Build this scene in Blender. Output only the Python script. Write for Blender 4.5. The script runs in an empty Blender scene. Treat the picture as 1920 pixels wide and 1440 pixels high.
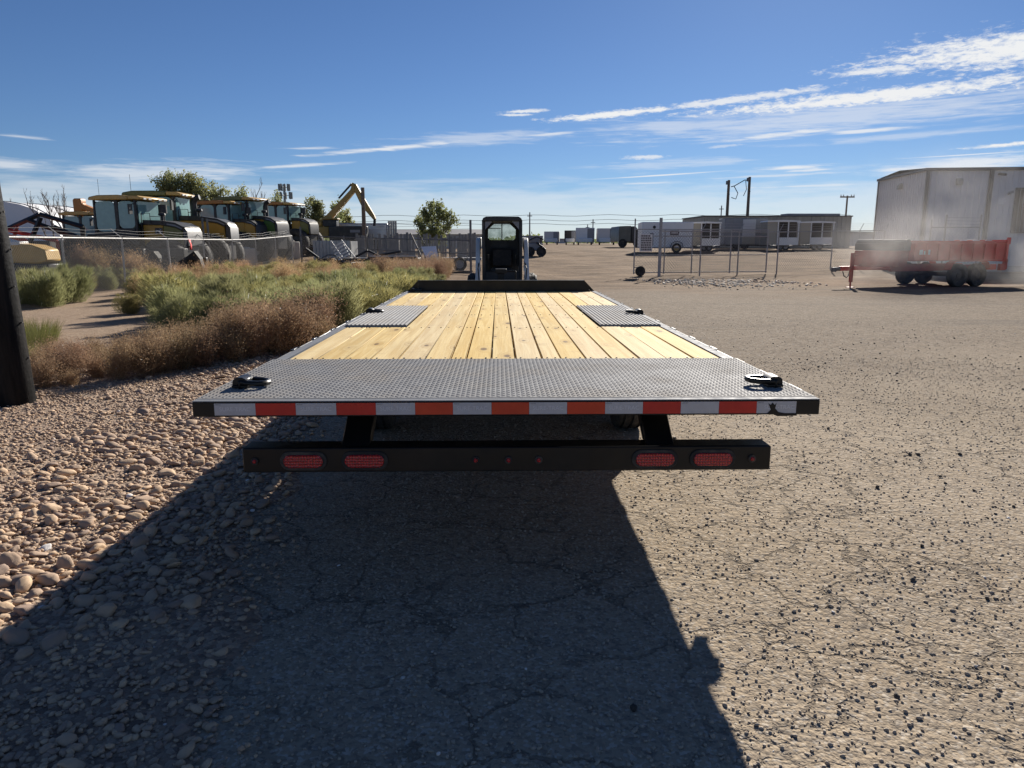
import bpy, bmesh, math, random
import numpy as np
from mathutils import Matrix, Vector

random.seed(7)
rng = np.random.default_rng(11)
scene = bpy.context.scene
COL = scene.collection
R = math.radians

# ------------------------------------------------------------------ camera
EYE = 1.5
PITCH = math.atan(264 / 1360)
YAW = -R(1.07)
cam_data = bpy.data.cameras.new('camera')
cam = bpy.data.objects.new('camera', cam_data)
COL.objects.link(cam)
cam.location = (0, 0, EYE)
cam.rotation_euler = (R(90) - PITCH, 0, YAW)
cam_data.sensor_width = 36.0
cam_data.lens = 36.0 * 1360 / 1920
cam_data.clip_start = 0.05
cam_data.clip_end = 8000
scene.camera = cam

# ------------------------------------------------------------------ exposure
vs = scene.view_settings
vs.view_transform = 'Standard'
vs.look = 'None'
vs.exposure = 0.72
vs.gamma = 1.0
vs.use_curve_mapping = False

# ------------------------------------------------------------------ node helpers
def N(nt, t, props=None, **ins):
    n = nt.nodes.new(t)
    for k, v in (props or {}).items():
        setattr(n, k, v)
    for k, v in ins.items():
        s = n.inputs[int(k[1:])] if (k[0] == 'i' and k[1:].isdigit()) else n.inputs[k.replace('_', ' ')]
        if isinstance(v, bpy.types.NodeSocket):
            nt.links.new(v, s)
        else:
            s.default_value = v
    return n

def MA(nt, op, a, b=None, c=None, clamp=False):
    n = nt.nodes.new('ShaderNodeMath')
    n.operation = op
    n.use_clamp = clamp
    for i, v in enumerate((a, b, c)):
        if v is None:
            continue
        if isinstance(v, bpy.types.NodeSocket):
            nt.links.new(v, n.inputs[i])
        else:
            n.inputs[i].default_value = v
    return n.outputs[0]

def MIX(nt, fac, a, b, blend='MIX'):
    n = nt.nodes.new('ShaderNodeMix')
    n.data_type = 'RGBA'
    n.blend_type = blend
    n.clamp_factor = True
    for i, v in ((0, fac), (6, a), (7, b)):
        if isinstance(v, bpy.types.NodeSocket):
            nt.links.new(v, n.inputs[i])
        else:
            n.inputs[i].default_value = v if i == 0 else (tuple(v) + (1,) if len(v) == 3 else v)
    return n.outputs[2]

def MR(nt, v, a, b, c=0.0, d=1.0, smooth=True):
    n = nt.nodes.new('ShaderNodeMapRange')
    n.interpolation_type = 'SMOOTHSTEP' if smooth else 'LINEAR'
    n.clamp = True
    nt.links.new(v, n.inputs[0])
    for i, x in zip((1, 2, 3, 4), (a, b, c, d)):
        n.inputs[i].default_value = x
    return n.outputs[0]

# ------------------------------------------------------------------ sky and sun
SUN = Vector((0.79, 2.0, 1.0)).normalized()
SUN_EL = math.asin(SUN.z)
SUN_AZ = math.atan2(SUN.x, SUN.y)          # clockwise from +Y
SKY_STRENGTH = 0.05
world = bpy.data.worlds.new('World')
scene.world = world
world.use_nodes = True
wt = world.node_tree
wt.nodes.clear()
sky = N(wt, 'ShaderNodeTexSky', {'sky_type': 'NISHITA', 'sun_disc': False, 'sun_elevation': SUN_EL,
                                 'sun_rotation': SUN_AZ, 'altitude': 1500.0, 'air_density': 1.0,
                                 'dust_density': 0.25, 'ozone_density': 2.0})
tc = N(wt, 'ShaderNodeTexCoord')
sp = N(wt, 'ShaderNodeSeparateXYZ', None, Vector=tc.outputs['Generated'])
azd = MA(wt, 'MULTIPLY', MA(wt, 'ARCTAN2', sp.outputs[0], sp.outputs[1]), 57.29578)
eld = MA(wt, 'MULTIPLY', MA(wt, 'ARCSINE', sp.outputs[2]), 57.29578)
ang = N(wt, 'ShaderNodeCombineXYZ', None, X=azd, Y=eld).outputs[0]
def sky_noise(sx, sy, det, rough, dist, off):
    m = N(wt, 'ShaderNodeMapping', None, Vector=ang, Scale=(sx, sy, 1), Location=(off, off, 0))
    m.inputs['Rotation'].default_value = (0, 0, -0.05)
    return N(wt, 'ShaderNodeTexNoise', None, Vector=m.outputs[0], Scale=1.0, Detail=det,
             Roughness=rough, Distortion=dist).outputs['Fac']
n_soft = sky_noise(0.16, 1.3, 5, 0.6, 0.3, 3.1)
n_puff = sky_noise(1.1, 3.6, 7, 0.68, 0.25, 9.7)
n_wisp = sky_noise(0.35, 4.5, 6, 0.62, 0.5, 17.3)
c_soft = MA(wt, 'SUBTRACT', n_soft, 0.5)
c_puff = MA(wt, 'SUBTRACT', n_puff, 0.5)
c_wisp = MA(wt, 'SUBTRACT', n_wisp, 0.5)
e_puff = MA(wt, 'ADD', MA(wt, 'MULTIPLY', c_puff, 2.6), MA(wt, 'MULTIPLY', c_soft, 1.2))
e_wisp = MA(wt, 'ADD', MA(wt, 'MULTIPLY', c_wisp, 2.4), MA(wt, 'MULTIPLY', c_soft, 1.5))
# azimuth, elevation, half length, half thickness (degrees), slope, opacity, kind
CLOUDS = [
    (35.8, 11.75, 10.5, 1.2, 0.015, 1.0, 'p'), (27.0, 11.25, 3.2, 0.28, -0.01, 0.9, 'p'),
    (9.0, 9.38, 5.6, 0.26, 0.07, 1.0, 'p'), (17.2, 10.0, 6.0, 0.30, 0.075, 0.85, 'p'),
    (26.5, 9.6, 12.5, 0.56, 0.035, 1.0, 'p'), (25.0, 8.6, 17.0, 1.15, 0.035, 0.5, 'w'),
    (21.0, 7.6, 3.2, 0.22, 0.07, 0.85, 'w'), (26.3, 7.5, 2.6, 0.17, 0.03, 0.8, 'w'),
    (2.0, 9.62, 2.0, 0.14, 0.04, 0.9, 'p'), (1.2, 9.36, 1.3, 0.10, 0.02, 0.8, 'p'),
    (3.9, 8.0, 2.5, 0.15, 0.09, 0.8, 'w'), (-8.0, 6.95, 5.6, 0.19, 0.11, 0.85, 'w'),
    (-1.5, 7.75, 6.5, 0.5, 0.05, 0.42, 'w'), (-15.2, 5.5, 4.0, 0.14, 0.09, 0.7, 'w'),
    (-13.8, 6.8, 1.8, 0.12, 0.03, 0.6, 'w'), (-24.5, 4.7, 7.0, 0.8, 0.08, 0.6, 'w'),
    (-32.0, 6.6, 1.8, 0.12, -0.04, 0.5, 'w'), (-33.0, 4.9, 2.6, 0.4, -0.03, 0.6, 'w'),
    (11.2, 6.3, 1.8, 0.20, 0.0, 0.75, 'p'), (13.5, 5.75, 7.0, 0.35, 0.03, 0.35, 'w'),
    (12.2, 4.97, 6.4, 0.075, 0.045, 0.85, 'c'), (21.4, 5.28, 2.4, 0.17, 0.02, 0.9, 'w'),
    (22.4, 5.05, 1.5, 0.09, 0.02, 0.7, 'w'), (11.3, 4.42, 2.2, 0.09, 0.02, 0.55, 'w'),
    (34.3, 6.1, 2.4, 0.16, 0.03, 1.0, 'p'), (32.0, 5.0, 6.2, 0.62, 0.05, 0.75, 'w'),
    (32.0, 5.62, 5.0, 0.06, 0.01, 0.75, 'c'), (22.5, 3.98, 6.5, 0.12, 0.01, 0.6, 'w'),
    (28.3, 7.0, 8.0, 0.25, 0.03, 0.35, 'w'), (16.5, 6.9, 1.4, 0.12, 0.05, 0.4, 'p'),
    (29.5, 12.15, 0.8, 0.1, 0.0, 0.7, 'p'), (-5.0, 4.6, 7.0, 0.2, 0.03, 0.25, 'w'),
    (15.5, 8.4, 10.0, 0.6, 0.03, 0.45, 'w'), (20.5, 4.75, 5.0, 0.1, 0.02, 0.5, 'w'),
]
cover = None
for (a, e, L, T, s, op, kd) in CLOUDS:
    mp = N(wt, 'ShaderNodeMapping', {'vector_type': 'TEXTURE'}, Vector=ang, Location=(a, e, 0),
           Rotation=(0, 0, math.atan(s)), Scale=(L, T, 1))
    ln = N(wt, 'ShaderNodeVectorMath', {'operation': 'LENGTH'}, i0=mp.outputs[0]).outputs['Value']
    v = MA(wt, 'SUBTRACT', 1.0, ln)
    if kd == 'p':
        v = MR(wt, MA(wt, 'ADD', v, e_puff), -0.18, 0.72, 0, op)
    elif kd == 'w':
        v = MR(wt, MA(wt, 'ADD', v, e_wisp), -0.25, 0.95, 0, op)
    else:
        v = MR(wt, MA(wt, 'ADD', v, MA(wt, 'MULTIPLY', c_wisp, 0.8)), 0.0, 0.9, 0, op)
    cover = v if cover is None else MA(wt, 'MAXIMUM', cover, v)
veil = MR(wt, MA(wt, 'ADD', eld, MA(wt, 'MULTIPLY', c_soft, -5.0)), 5.2, 2.6, 0, 0.46)
behind = MA(wt, 'MULTIPLY', MR(wt, MA(wt, 'ABSOLUTE', azd), 37, 55), MR(wt, MA(wt, 'MULTIPLY', n_soft, n_wisp), 0.26, 0.42))
behind = MA(wt, 'MULTIPLY', MA(wt, 'MULTIPLY', behind, MR(wt, eld, 40, 10)), 0.3)
cover = MA(wt, 'MAXIMUM', MA(wt, 'MAXIMUM', cover, veil), behind)
CL = 0.54 / SKY_STRENGTH
skytint = MIX(wt, 1.0, sky.outputs[0], (0.50, 0.655, 0.90), 'MULTIPLY')
skyc = MIX(wt, cover, skytint, (CL * 0.97, CL * 0.985, CL))
bg = N(wt, 'ShaderNodeBackground', None, Color=skyc, Strength=SKY_STRENGTH)
wo = N(wt, 'ShaderNodeOutputWorld', None, Surface=bg.outputs[0])

sun_data = bpy.data.lights.new('sun', 'SUN')
sun_data.energy = 5.0
sun_data.angle = R(0.53)
sun_data.color = (1.0, 0.93, 0.83)
sun = bpy.data.objects.new('sun', sun_data)
sun.rotation_euler = SUN.to_track_quat('Z', 'Y').to_euler()
sun.location = (20, 50, 40)
COL.objects.link(sun)

# ------------------------------------------------------------------ materials
MATS = {}
def base_mat(name):
    m = bpy.data.materials.new(name)
    m.use_nodes = True
    nt = m.node_tree
    nt.nodes.clear()
    b = N(nt, 'ShaderNodeBsdfPrincipled')
    N(nt, 'ShaderNodeOutputMaterial', None, Surface=b.outputs[0])
    MATS[name] = m
    return m, nt, b

def coords(nt, kind='Object'):
    return N(nt, 'ShaderNodeTexCoord').outputs[kind]

def noise(nt, vec, scale, det=4, rough=0.55, out='Fac', dist=0.0):
    return N(nt, 'ShaderNodeTexNoise', None, Vector=vec, Scale=scale, Detail=det, Roughness=rough, Distortion=dist).outputs[out]

def bump(nt, b, h, strength, dist):
    n = N(nt, 'ShaderNodeBump', None, Height=h, Strength=strength, Distance=dist)
    nt.links.new(n.outputs[0], b.inputs['Normal'])

def simple(name, c, rough=0.6, metal=0.0, var=0.18, vscale=6.0, dirt=None, bmp=0.0, bscale=60.0, coat=0.0, spec=0.5):
    m, nt, b = base_mat(name)
    v = coords(nt)
    f = noise(nt, v, vscale, 6, 0.65)
    c0 = tuple(max(0, x * (1 - var)) for x in c)
    c1 = tuple(min(1, x * (1 + var)) for x in c)
    colr = MIX(nt, MR(nt, f, 0.25, 0.75), c0, c1)
    if dirt:
        g = noise(nt, v, vscale * 0.45, 8, 0.7)
        colr = MIX(nt, MR(nt, g, 0.48, 0.75, 0, dirt[1]), colr, dirt[0])
    nt.links.new(colr, b.inputs['Base Color'])
    rr = MR(nt, noise(nt, v, vscale * 2.3, 5), 0.2, 0.8, max(0.02, rough - 0.1), min(1, rough + 0.1))
    nt.links.new(rr, b.inputs['Roughness'])
    b.inputs['Metallic'].default_value = metal
    b.inputs['Coat Weight'].default_value = coat
    b.inputs['Coat Roughness'].default_value = 0.1
    b.inputs['Specular IOR Level'].default_value = spec
    if bmp:
        bump(nt, b, noise(nt, v, bscale, 4), bmp, 0.01)
    return m

DUST = (0.30, 0.25, 0.19)
simple('black_paint', (0.009, 0.0085, 0.008), 0.42, 0, 0.25, 5, (DUST, 0.03), coat=0.08, spec=0.28)
simple('rail_sky_sheen', (0.19, 0.20, 0.22), 0.68, 0.0, 0.15, 8, (DUST, 0.12), 0.1, 90, spec=0.05)  # black paint with its grey-blue sky reflection put into the base colour
simple('dark_steel', (0.03, 0.03, 0.032), 0.5, 0.3, 0.3, 8, (DUST, 0.2))
simple('rubber', (0.022, 0.021, 0.02), 0.8, 0, 0.25, 9, (DUST, 0.35), 0.15, 80)
simple('galvanized', (0.36, 0.355, 0.345), 0.6, 0.12, 0.15, 10, ((0.2, 0.17, 0.14), 0.25), 0.05, 60)
simple('galv_dark', (0.16, 0.16, 0.16), 0.55, 0.3, 0.2, 6, ((0.14, 0.09, 0.06), 0.35))
simple('tape_white', (0.46, 0.47, 0.50), 0.38, 0.1, 0.05, 20, (DUST, 0.08))
simple('tape_red', (0.50, 0.018, 0.012), 0.36, 0.1, 0.1, 12, (DUST, 0.06))
simple('tape_orange', (0.56, 0.045, 0.012), 0.36, 0.1, 0.1, 12, (DUST, 0.06))
simple('tape_print', (0.62, 0.63, 0.66), 0.4, 0, 0.02)
m = simple('lens_red', (0.36, 0.012, 0.014), 0.2, 0, 0.1, 60, None, 0, 0, coat=0.4)
nt = m.node_tree
bd = next(n for n in nt.nodes if n.type == 'BSDF_PRINCIPLED')
vl = N(nt, 'ShaderNodeTexVoronoi', {'feature': 'F1'}, Vector=coords(nt), Scale=85.0, Randomness=0.25)
bump(nt, bd, vl.outputs['Distance'], 0.9, 0.006)
nt.links.new(MIX(nt, MR(nt, vl.outputs['Distance'], 0.15, 0.55), (0.62, 0.03, 0.03), (0.24, 0.008, 0.01)), bd.inputs['Base Color'])
simple('tractor_yellow', (0.42, 0.22, 0.018), 0.42, 0, 0.12, 3, (DUST, 0.25))
simple('tractor_tan', (0.58, 0.36, 0.10), 0.45, 0, 0.12, 3, (DUST, 0.25))
simple('tractor_orange', (0.42, 0.17, 0.035), 0.5, 0, 0.15, 3, (DUST, 0.2))
simple('tractor_green', (0.07, 0.14, 0.022), 0.42, 0, 0.12, 3, (DUST, 0.2))
simple('tractor_olive', (0.16, 0.15, 0.03), 0.42, 0, 0.12, 3, (DUST, 0.2))
simple('machine_black', (0.02, 0.02, 0.021), 0.5, 0, 0.25, 4, (DUST, 0.25))
simple('excavator_yellow', (0.36, 0.225, 0.05), 0.5, 0, 0.12, 2, ((0.2, 0.14, 0.08), 0.35))
simple('machine_white', (0.66, 0.65, 0.62), 0.42, 0, 0.06, 5, (DUST, 0.3))
simple('machine_grey', (0.22, 0.225, 0.24), 0.5, 0, 0.1, 5, (DUST, 0.3))
simple('seat_black', (0.03, 0.03, 0.032), 0.75, 0, 0.2, 12, (DUST, 0.2))
simple('red_paint', (0.66, 0.035, 0.022), 0.4, 0, 0.1, 3, (DUST, 0.12))
simple('red_dull', (0.42, 0.035, 0.025), 0.5, 0, 0.15, 3, (DUST, 0.3))
simple('tarp_grey', (0.10, 0.105, 0.10), 0.85, 0, 0.15, 3, (DUST, 0.35))
simple('white_paint', (0.74, 0.74, 0.73), 0.45, 0, 0.04, 1.5, (DUST, 0.18))
simple('white_panel', (0.60, 0.58, 0.57), 0.5, 0, 0.04, 0.6, (DUST, 0.22))
simple('trim_grey', (0.08, 0.072, 0.068), 0.5, 0, 0.1, 2, (DUST, 0.2))
simple('tan_metal', (0.36, 0.33, 0.27), 0.55, 0, 0.06, 0.7, (DUST, 0.2))
simple('screen_dark', (0.045, 0.04, 0.036), 0.7, 0, 0.2, 3, (DUST, 0.2))
simple('truck_green', (0.10, 0.105, 0.09), 0.5, 0, 0.2, 1, (DUST, 0.25))
simple('tent_fabric', (0.80, 0.80, 0.80), 0.7, 0, 0.03, 0.3)
simple('concrete', (0.44, 0.41, 0.37), 0.9, 0, 0.14, 2.5, ((0.18, 0.15, 0.12), 0.5), 0.3, 18)
simple('pole_wood', (0.17, 0.125, 0.09), 0.85, 0, 0.25, 4, None, 0.3, 30)
simple('wire', (0.03, 0.03, 0.03), 0.6, 0, 0.1)
simple('corrugated', (0.40, 0.40, 0.39), 0.42, 0.5, 0.12, 1.5, ((0.12, 0.10, 0.085), 0.45))
simple('slat_grey', (0.25, 0.235, 0.215), 0.8, 0, 0.2, 1.2, ((0.1, 0.085, 0.07), 0.5), 0.2, 30)
simple('silver_tank', (0.46, 0.48, 0.50), 0.35, 0.6, 0.06, 1.2, (DUST, 0.2))
simple('antenna_grey', (0.22, 0.25, 0.25), 0.6, 0, 0.1)
simple('sign_white', (0.72, 0.71, 0.69), 0.5, 0, 0.03, 4, (DUST, 0.15))
simple('sign_red', (0.50, 0.03, 0.025), 0.5, 0, 0.05, 4)
simple('sign_print', (0.12, 0.11, 0.11), 0.6, 0, 0.05)
simple('flag_red', (0.75, 0.05, 0.05), 0.7, 0, 0.1)
simple('blue_panel', (0.74, 0.76, 0.84), 0.4, 0.0, 0.08, 2, (DUST, 0.2))
simple('grille_dark', (0.045, 0.045, 0.048), 0.5, 0, 0.15, 6, (DUST, 0.25))
simple('chrome', (0.6, 0.6, 0.6), 0.25, 0.9, 0.1)
simple('bark', (0.14, 0.115, 0.09), 0.9, 0, 0.25, 3, None, 0.4, 20)
simple('bare_branch', (0.23, 0.205, 0.185), 0.9, 0, 0.15, 3)
simple('far_roof', (0.28, 0.27, 0.27), 0.7, 0, 0.1, 0.1)
simple('far_wall', (0.50, 0.48, 0.46), 0.7, 0, 0.1, 0.1)

def glass_mat(name, tint, alpha=0.55):
    m, nt, b = base_mat(name)
    b.inputs['Base Color'].default_value = tuple(tint) + (1,)
    b.inputs['Roughness'].default_value = 0.06
    tr = N(nt, 'ShaderNodeBsdfTransparent', None, Color=tuple(0.86 + 0.14 * x ** 0.5 for x in tint) + (1,))
    smu = noise(nt, coords(nt), 5, 4)
    mx = N(nt, 'ShaderNodeMixShader', None, Fac=MR(nt, smu, 0.3, 0.8, alpha, max(0, alpha - 0.3)))
    nt.links.new(b.outputs[0], mx.inputs[1])
    nt.links.new(tr.outputs[0], mx.inputs[2])
    nt.links.new(mx.outputs[0], nt.nodes['Material Output'].inputs[0])
    return m
glass_mat('cab_glass', (0.24, 0.40, 0.40), 0.14)
glass_mat('rear_glass', (0.30, 0.48, 0.42), 0.78)

# black creosoted utility pole, glossy streaks
m, nt, b = base_mat('creosote')
v = coords(nt)
mp = N(nt, 'ShaderNodeMapping', None, Vector=v, Scale=(14, 14, 1.2)).outputs[0]
g = noise(nt, mp, 1.0, 6, 0.65)
nt.links.new(MIX(nt, MR(nt, g, 0.35, 0.75), (0.004, 0.004, 0.0045), (0.02, 0.018, 0.017)), b.inputs['Base Color'])
b.inputs['Specular IOR Level'].default_value = 0.12
b.inputs['Roughness'].default_value = 0.5
bump(nt, b, MA(nt, 'ADD', g, MA(nt, 'MULTIPLY', noise(nt, v, 25, 3), 0.5)), 0.6, 0.012)

# new treated pine planks: grain, rings, knots; each plank offset by its own random
m, nt, b = base_mat('pine_plank')
oi = N(nt, 'ShaderNodeObjectInfo').outputs['Random']
v = coords(nt)
off = N(nt, 'ShaderNodeCombineXYZ', None, X=MA(nt, 'MULTIPLY', oi, 37.0), Y=MA(nt, 'MULTIPLY', oi, 91.0), Z=MA(nt, 'MULTIPLY', oi, 13.0)).outputs[0]
vo = N(nt, 'ShaderNodeVectorMath', {'operation': 'ADD'}, i0=v, i1=off).outputs[0]
vk = N(nt, 'ShaderNodeMapping', None, Vector=vo, Scale=(4.2, 1.5, 0.01)).outputs[0]
vor = N(nt, 'ShaderNodeTexVoronoi', {'feature': 'F1', 'voronoi_dimensions': '2D'}, Vector=vk, Scale=1.0, Randomness=1.0)
kd = vor.outputs['Distance']
krand = N(nt, 'ShaderNodeSeparateColor', None, Color=vor.outputs['Color']).outputs[0]
ksz = MR(nt, krand, 0.25, 1.0, 0.0, 0.085, False)
knot = MR(nt, MA(nt, 'SUBTRACT', kd, ksz), 0.03, -0.02)
halo = MR(nt, MA(nt, 'SUBTRACT', kd, ksz), 0.22, 0.0)
warp = MA(nt, 'MULTIPLY', halo, 2.5)
vg = N(nt, 'ShaderNodeMapping', None, Vector=vo, Scale=(26, 0.9, 20)).outputs[0]
vg2 = N(nt, 'ShaderNodeVectorMath', {'operation': 'ADD'}, i0=vg, i1=N(nt, 'ShaderNodeCombineXYZ', None, X=warp).outputs[0]).outputs[0]
gr1 = noise(nt, vg2, 1.0, 4, 0.55, dist=0.6)
gr2 = noise(nt, N(nt, 'ShaderNodeMapping', None, Vector=vo, Scale=(160, 3.0, 90)).outputs[0], 1.0, 3, 0.6)
c = MIX(nt, MR(nt, gr1, 0.33, 0.68), (0.82, 0.63, 0.29), (0.67, 0.46, 0.165))
c = MIX(nt, MR(nt, gr2, 0.35, 0.75, 0, 0.35), c, (0.43, 0.28, 0.11))
c = MIX(nt, MA(nt, 'MULTIPLY', halo, 0.3), c, (0.38, 0.22, 0.075))
c = MIX(nt, MA(nt, 'MULTIPLY', knot, 0.85), c, (0.12, 0.065, 0.028))
big = noise(nt, N(nt, 'ShaderNodeMapping', None, Vector=vo, Scale=(2.5, 0.7, 1)).outputs[0], 1.0, 4)
c = MIX(nt, MR(nt, big, 0.45, 0.8, 0, 0.3), c, (0.42, 0.36, 0.22))
smear = noise(nt, N(nt, 'ShaderNodeMapping', None, Vector=vo, Scale=(3.0, 14, 1)).outputs[0], 1.0, 5, 0.7)
c = MIX(nt, MR(nt, smear, 0.56, 0.72, 0, 0.42), c, (0.36, 0.255, 0.13))
hs = N(nt, 'ShaderNodeHueSaturation', None, Color=c, Saturation=MR(nt, oi, 0, 1, 0.82, 1.12, False),
       Value=MR(nt, MA(nt, 'FRACT', MA(nt, 'MULTIPLY', oi, 7.31)), 0, 1, 0.90, 1.03, False))
nt.links.new(hs.outputs[0], b.inputs['Base Color'])
b.inputs['Roughness'].default_value = 0.75
b.inputs['Specular IOR Level'].default_value = 0.1
bump(nt, b, MA(nt, 'ADD', gr2, gr1), 0.25, 0.003)

# painted tread plate: smooth dark grey enamel dusted over
m, nt, b = base_mat('tread_plate')
v = coords(nt)
d1 = noise(nt, v, 3.0, 7, 0.68)
c = MIX(nt, MR(nt, noise(nt, v, 14, 5), 0.3, 0.7), (0.235, 0.235, 0.238), (0.30, 0.30, 0.298))
c = MIX(nt, MR(nt, d1, 0.42, 0.72, 0, 0.6), c, (0.33, 0.295, 0.25))
scr = noise(nt, N(nt, 'ShaderNodeMapping', None, Vector=v, Scale=(3, 40, 3), Rotation=(0, 0, 0.5)).outputs[0], 1.0, 6, 0.75)
c = MIX(nt, MR(nt, scr, 0.66, 0.74, 0, 0.4), c, (0.30, 0.29, 0.28))
nt.links.new(c, b.inputs['Base Color'])
b.inputs['Specular IOR Level'].default_value = 0.05
nt.links.new(MR(nt, d1, 0.3, 0.8, 0.62, 0.78), b.inputs['Roughness'])
bump(nt, b, noise(nt, v, 220, 3), 0.12, 0.002)

# river stones: per object and per island colours
def stone_mat(name, cols, island):
    m, nt, b = base_mat(name)
    r = N(nt, 'ShaderNodeNewGeometry').outputs['Random Per Island'] if island else N(nt, 'ShaderNodeObjectInfo').outputs['Random']
    cr = nt.nodes.new('ShaderNodeValToRGB')
    cr.color_ramp.interpolation = 'LINEAR'
    els = cr.color_ramp.elements
    for i, cc in enumerate(cols):
        p = i / (len(cols) - 1)
        e = els[0] if i == 0 else (els[1] if i == len(cols) - 1 else els.new(p))
        e.position = p
        e.color = tuple(cc) + (1,)
    nt.links.new(r, cr.inputs[0])
    v = coords(nt)
    off = N(nt, 'ShaderNodeCombineXYZ', None, X=MA(nt, 'MULTIPLY', r, 57.0), Y=MA(nt, 'MULTIPLY', r, 23.0)).outputs[0]
    vo = N(nt, 'ShaderNodeVectorMath', {'operation': 'ADD'}, i0=v, i1=off).outputs[0]
    n1 = noise(nt, vo, 28, 6, 0.65)
    n2 = noise(nt, vo, 140, 4, 0.6)
    c = MIX(nt, MR(nt, n1, 0.4, 0.75, 0, 0.3), cr.outputs[0], (0.26, 0.19, 0.13))
    c = MIX(nt, MR(nt, n2, 0.55, 0.8, 0, 0.2), c, (0.16, 0.13, 0.10))
    nt.links.new(c, b.inputs['Base Color'])
    b.inputs['Roughness'].default_value = 0.8
    b.inputs['Specular IOR Level'].default_value = 0.3
    bump(nt, b, n2, 0.35, 0.004)
RIVER = [(0.50, 0.35, 0.22), (0.28, 0.235, 0.20), (0.64, 0.52, 0.36), (0.40, 0.225, 0.15), (0.19, 0.17, 0.155), (0.56, 0.38, 0.24),
         (0.72, 0.65, 0.53), (0.36, 0.21, 0.15), (0.45, 0.37, 0.28), (0.16, 0.125, 0.105), (0.60, 0.47, 0.31), (0.34, 0.31, 0.28), (0.50, 0.30, 0.20), (0.25, 0.18, 0.14)]
RIVER = [tuple(min(0.85, max(0.03, (0.95 * q + 0.05 * sum(c_) / 3 - 0.33) * 1.3 + 0.42)) for q in c_) for c_ in RIVER]
stone_mat('river_stone', RIVER, False)
stone_mat('river_pebble', RIVER, True)
stone_mat('grit', [(0.42, 0.355, 0.28), (0.31, 0.265, 0.215), (0.50, 0.43, 0.345), (0.38, 0.315, 0.245), (0.22, 0.195, 0.17), (0.55, 0.49, 0.41), (0.40, 0.335, 0.26)], True)
stone_mat('asphalt_chip', [(0.04, 0.038, 0.036), (0.09, 0.08, 0.07), (0.05, 0.047, 0.045), (0.13, 0.115, 0.10)], False)
stone_mat('asphalt_crumb', [(0.04, 0.038, 0.036), (0.10, 0.09, 0.08), (0.05, 0.047, 0.045), (0.15, 0.13, 0.11)], True)
stone_mat('rubble', [(0.56, 0.50, 0.42), (0.42, 0.36, 0.30), (0.62, 0.57, 0.50), (0.34, 0.29, 0.24), (0.50, 0.44, 0.36)], True)

# plant materials: per island colour, a little light passes through
def leaf_mat(name, cols, trans=0.35):
    m, nt, b = base_mat(name)
    r = N(nt, 'ShaderNodeNewGeometry').outputs['Random Per Island']
    o = N(nt, 'ShaderNodeObjectInfo').outputs['Random']
    cr = nt.nodes.new('ShaderNodeValToRGB')
    els = cr.color_ramp.elements
    for i, cc in enumerate(cols):
        p = i / (len(cols) - 1)
        e = els[0] if i == 0 else (els[1] if i == len(cols) - 1 else els.new(p))
        e.position = p
        e.color = tuple(cc) + (1,)
    nt.links.new(r, cr.inputs[0])
    hs = N(nt, 'ShaderNodeHueSaturation', None, Color=cr.outputs[0], Value=MR(nt, o, 0, 1, 0.75, 1.2, False),
           Hue=MR(nt, MA(nt, 'FRACT', MA(nt, 'MULTIPLY', o, 5.7)), 0, 1, 0.485, 0.515, False))
    nt.links.new(hs.outputs[0], b.inputs['Base Color'])
    b.inputs['Roughness'].default_value = 0.75
    b.inputs['Specular IOR Level'].default_value = 0.2
    t = N(nt, 'ShaderNodeBsdfTranslucent', None, Color=hs.outputs[0])
    mx = N(nt, 'ShaderNodeMixShader', None, Fac=trans)
    nt.links.new(b.outputs[0], mx.inputs[1])
    nt.links.new(t.outputs[0], mx.inputs[2])
    nt.links.new(mx.outputs[0], nt.nodes['Material Output'].inputs[0])
leaf_mat('kochia_green', [(0.30, 0.30, 0.135), (0.40, 0.38, 0.185), (0.47, 0.43, 0.215), (0.33, 0.335, 0.165)], 0.5)
leaf_mat('kochia_olive', [(0.34, 0.295, 0.125), (0.43, 0.35, 0.175), (0.29, 0.27, 0.115)], 0.5)
leaf_mat('weed_brown', [(0.25, 0.155, 0.092), (0.34, 0.225, 0.138), (0.17, 0.105, 0.062), (0.43, 0.31, 0.195)], 0.42)
leaf_mat('weed_straw', [(0.50, 0.36, 0.21), (0.40, 0.265, 0.15), (0.57, 0.43, 0.27), (0.32, 0.205, 0.11)], 0.5)
leaf_mat('grass_yellow', [(0.22, 0.21, 0.07), (0.30, 0.26, 0.11), (0.17, 0.18, 0.06)], 0.4)
leaf_mat('tree_leaf', [(0.20, 0.225, 0.09), (0.27, 0.275, 0.11), (0.36, 0.33, 0.15), (0.23, 0.25, 0.11)], 0.5)
leaf_mat('poplar_leaf', [(0.30, 0.31, 0.13), (0.40, 0.38, 0.18), (0.48, 0.43, 0.22), (0.27, 0.29, 0.13)], 0.5)

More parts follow.
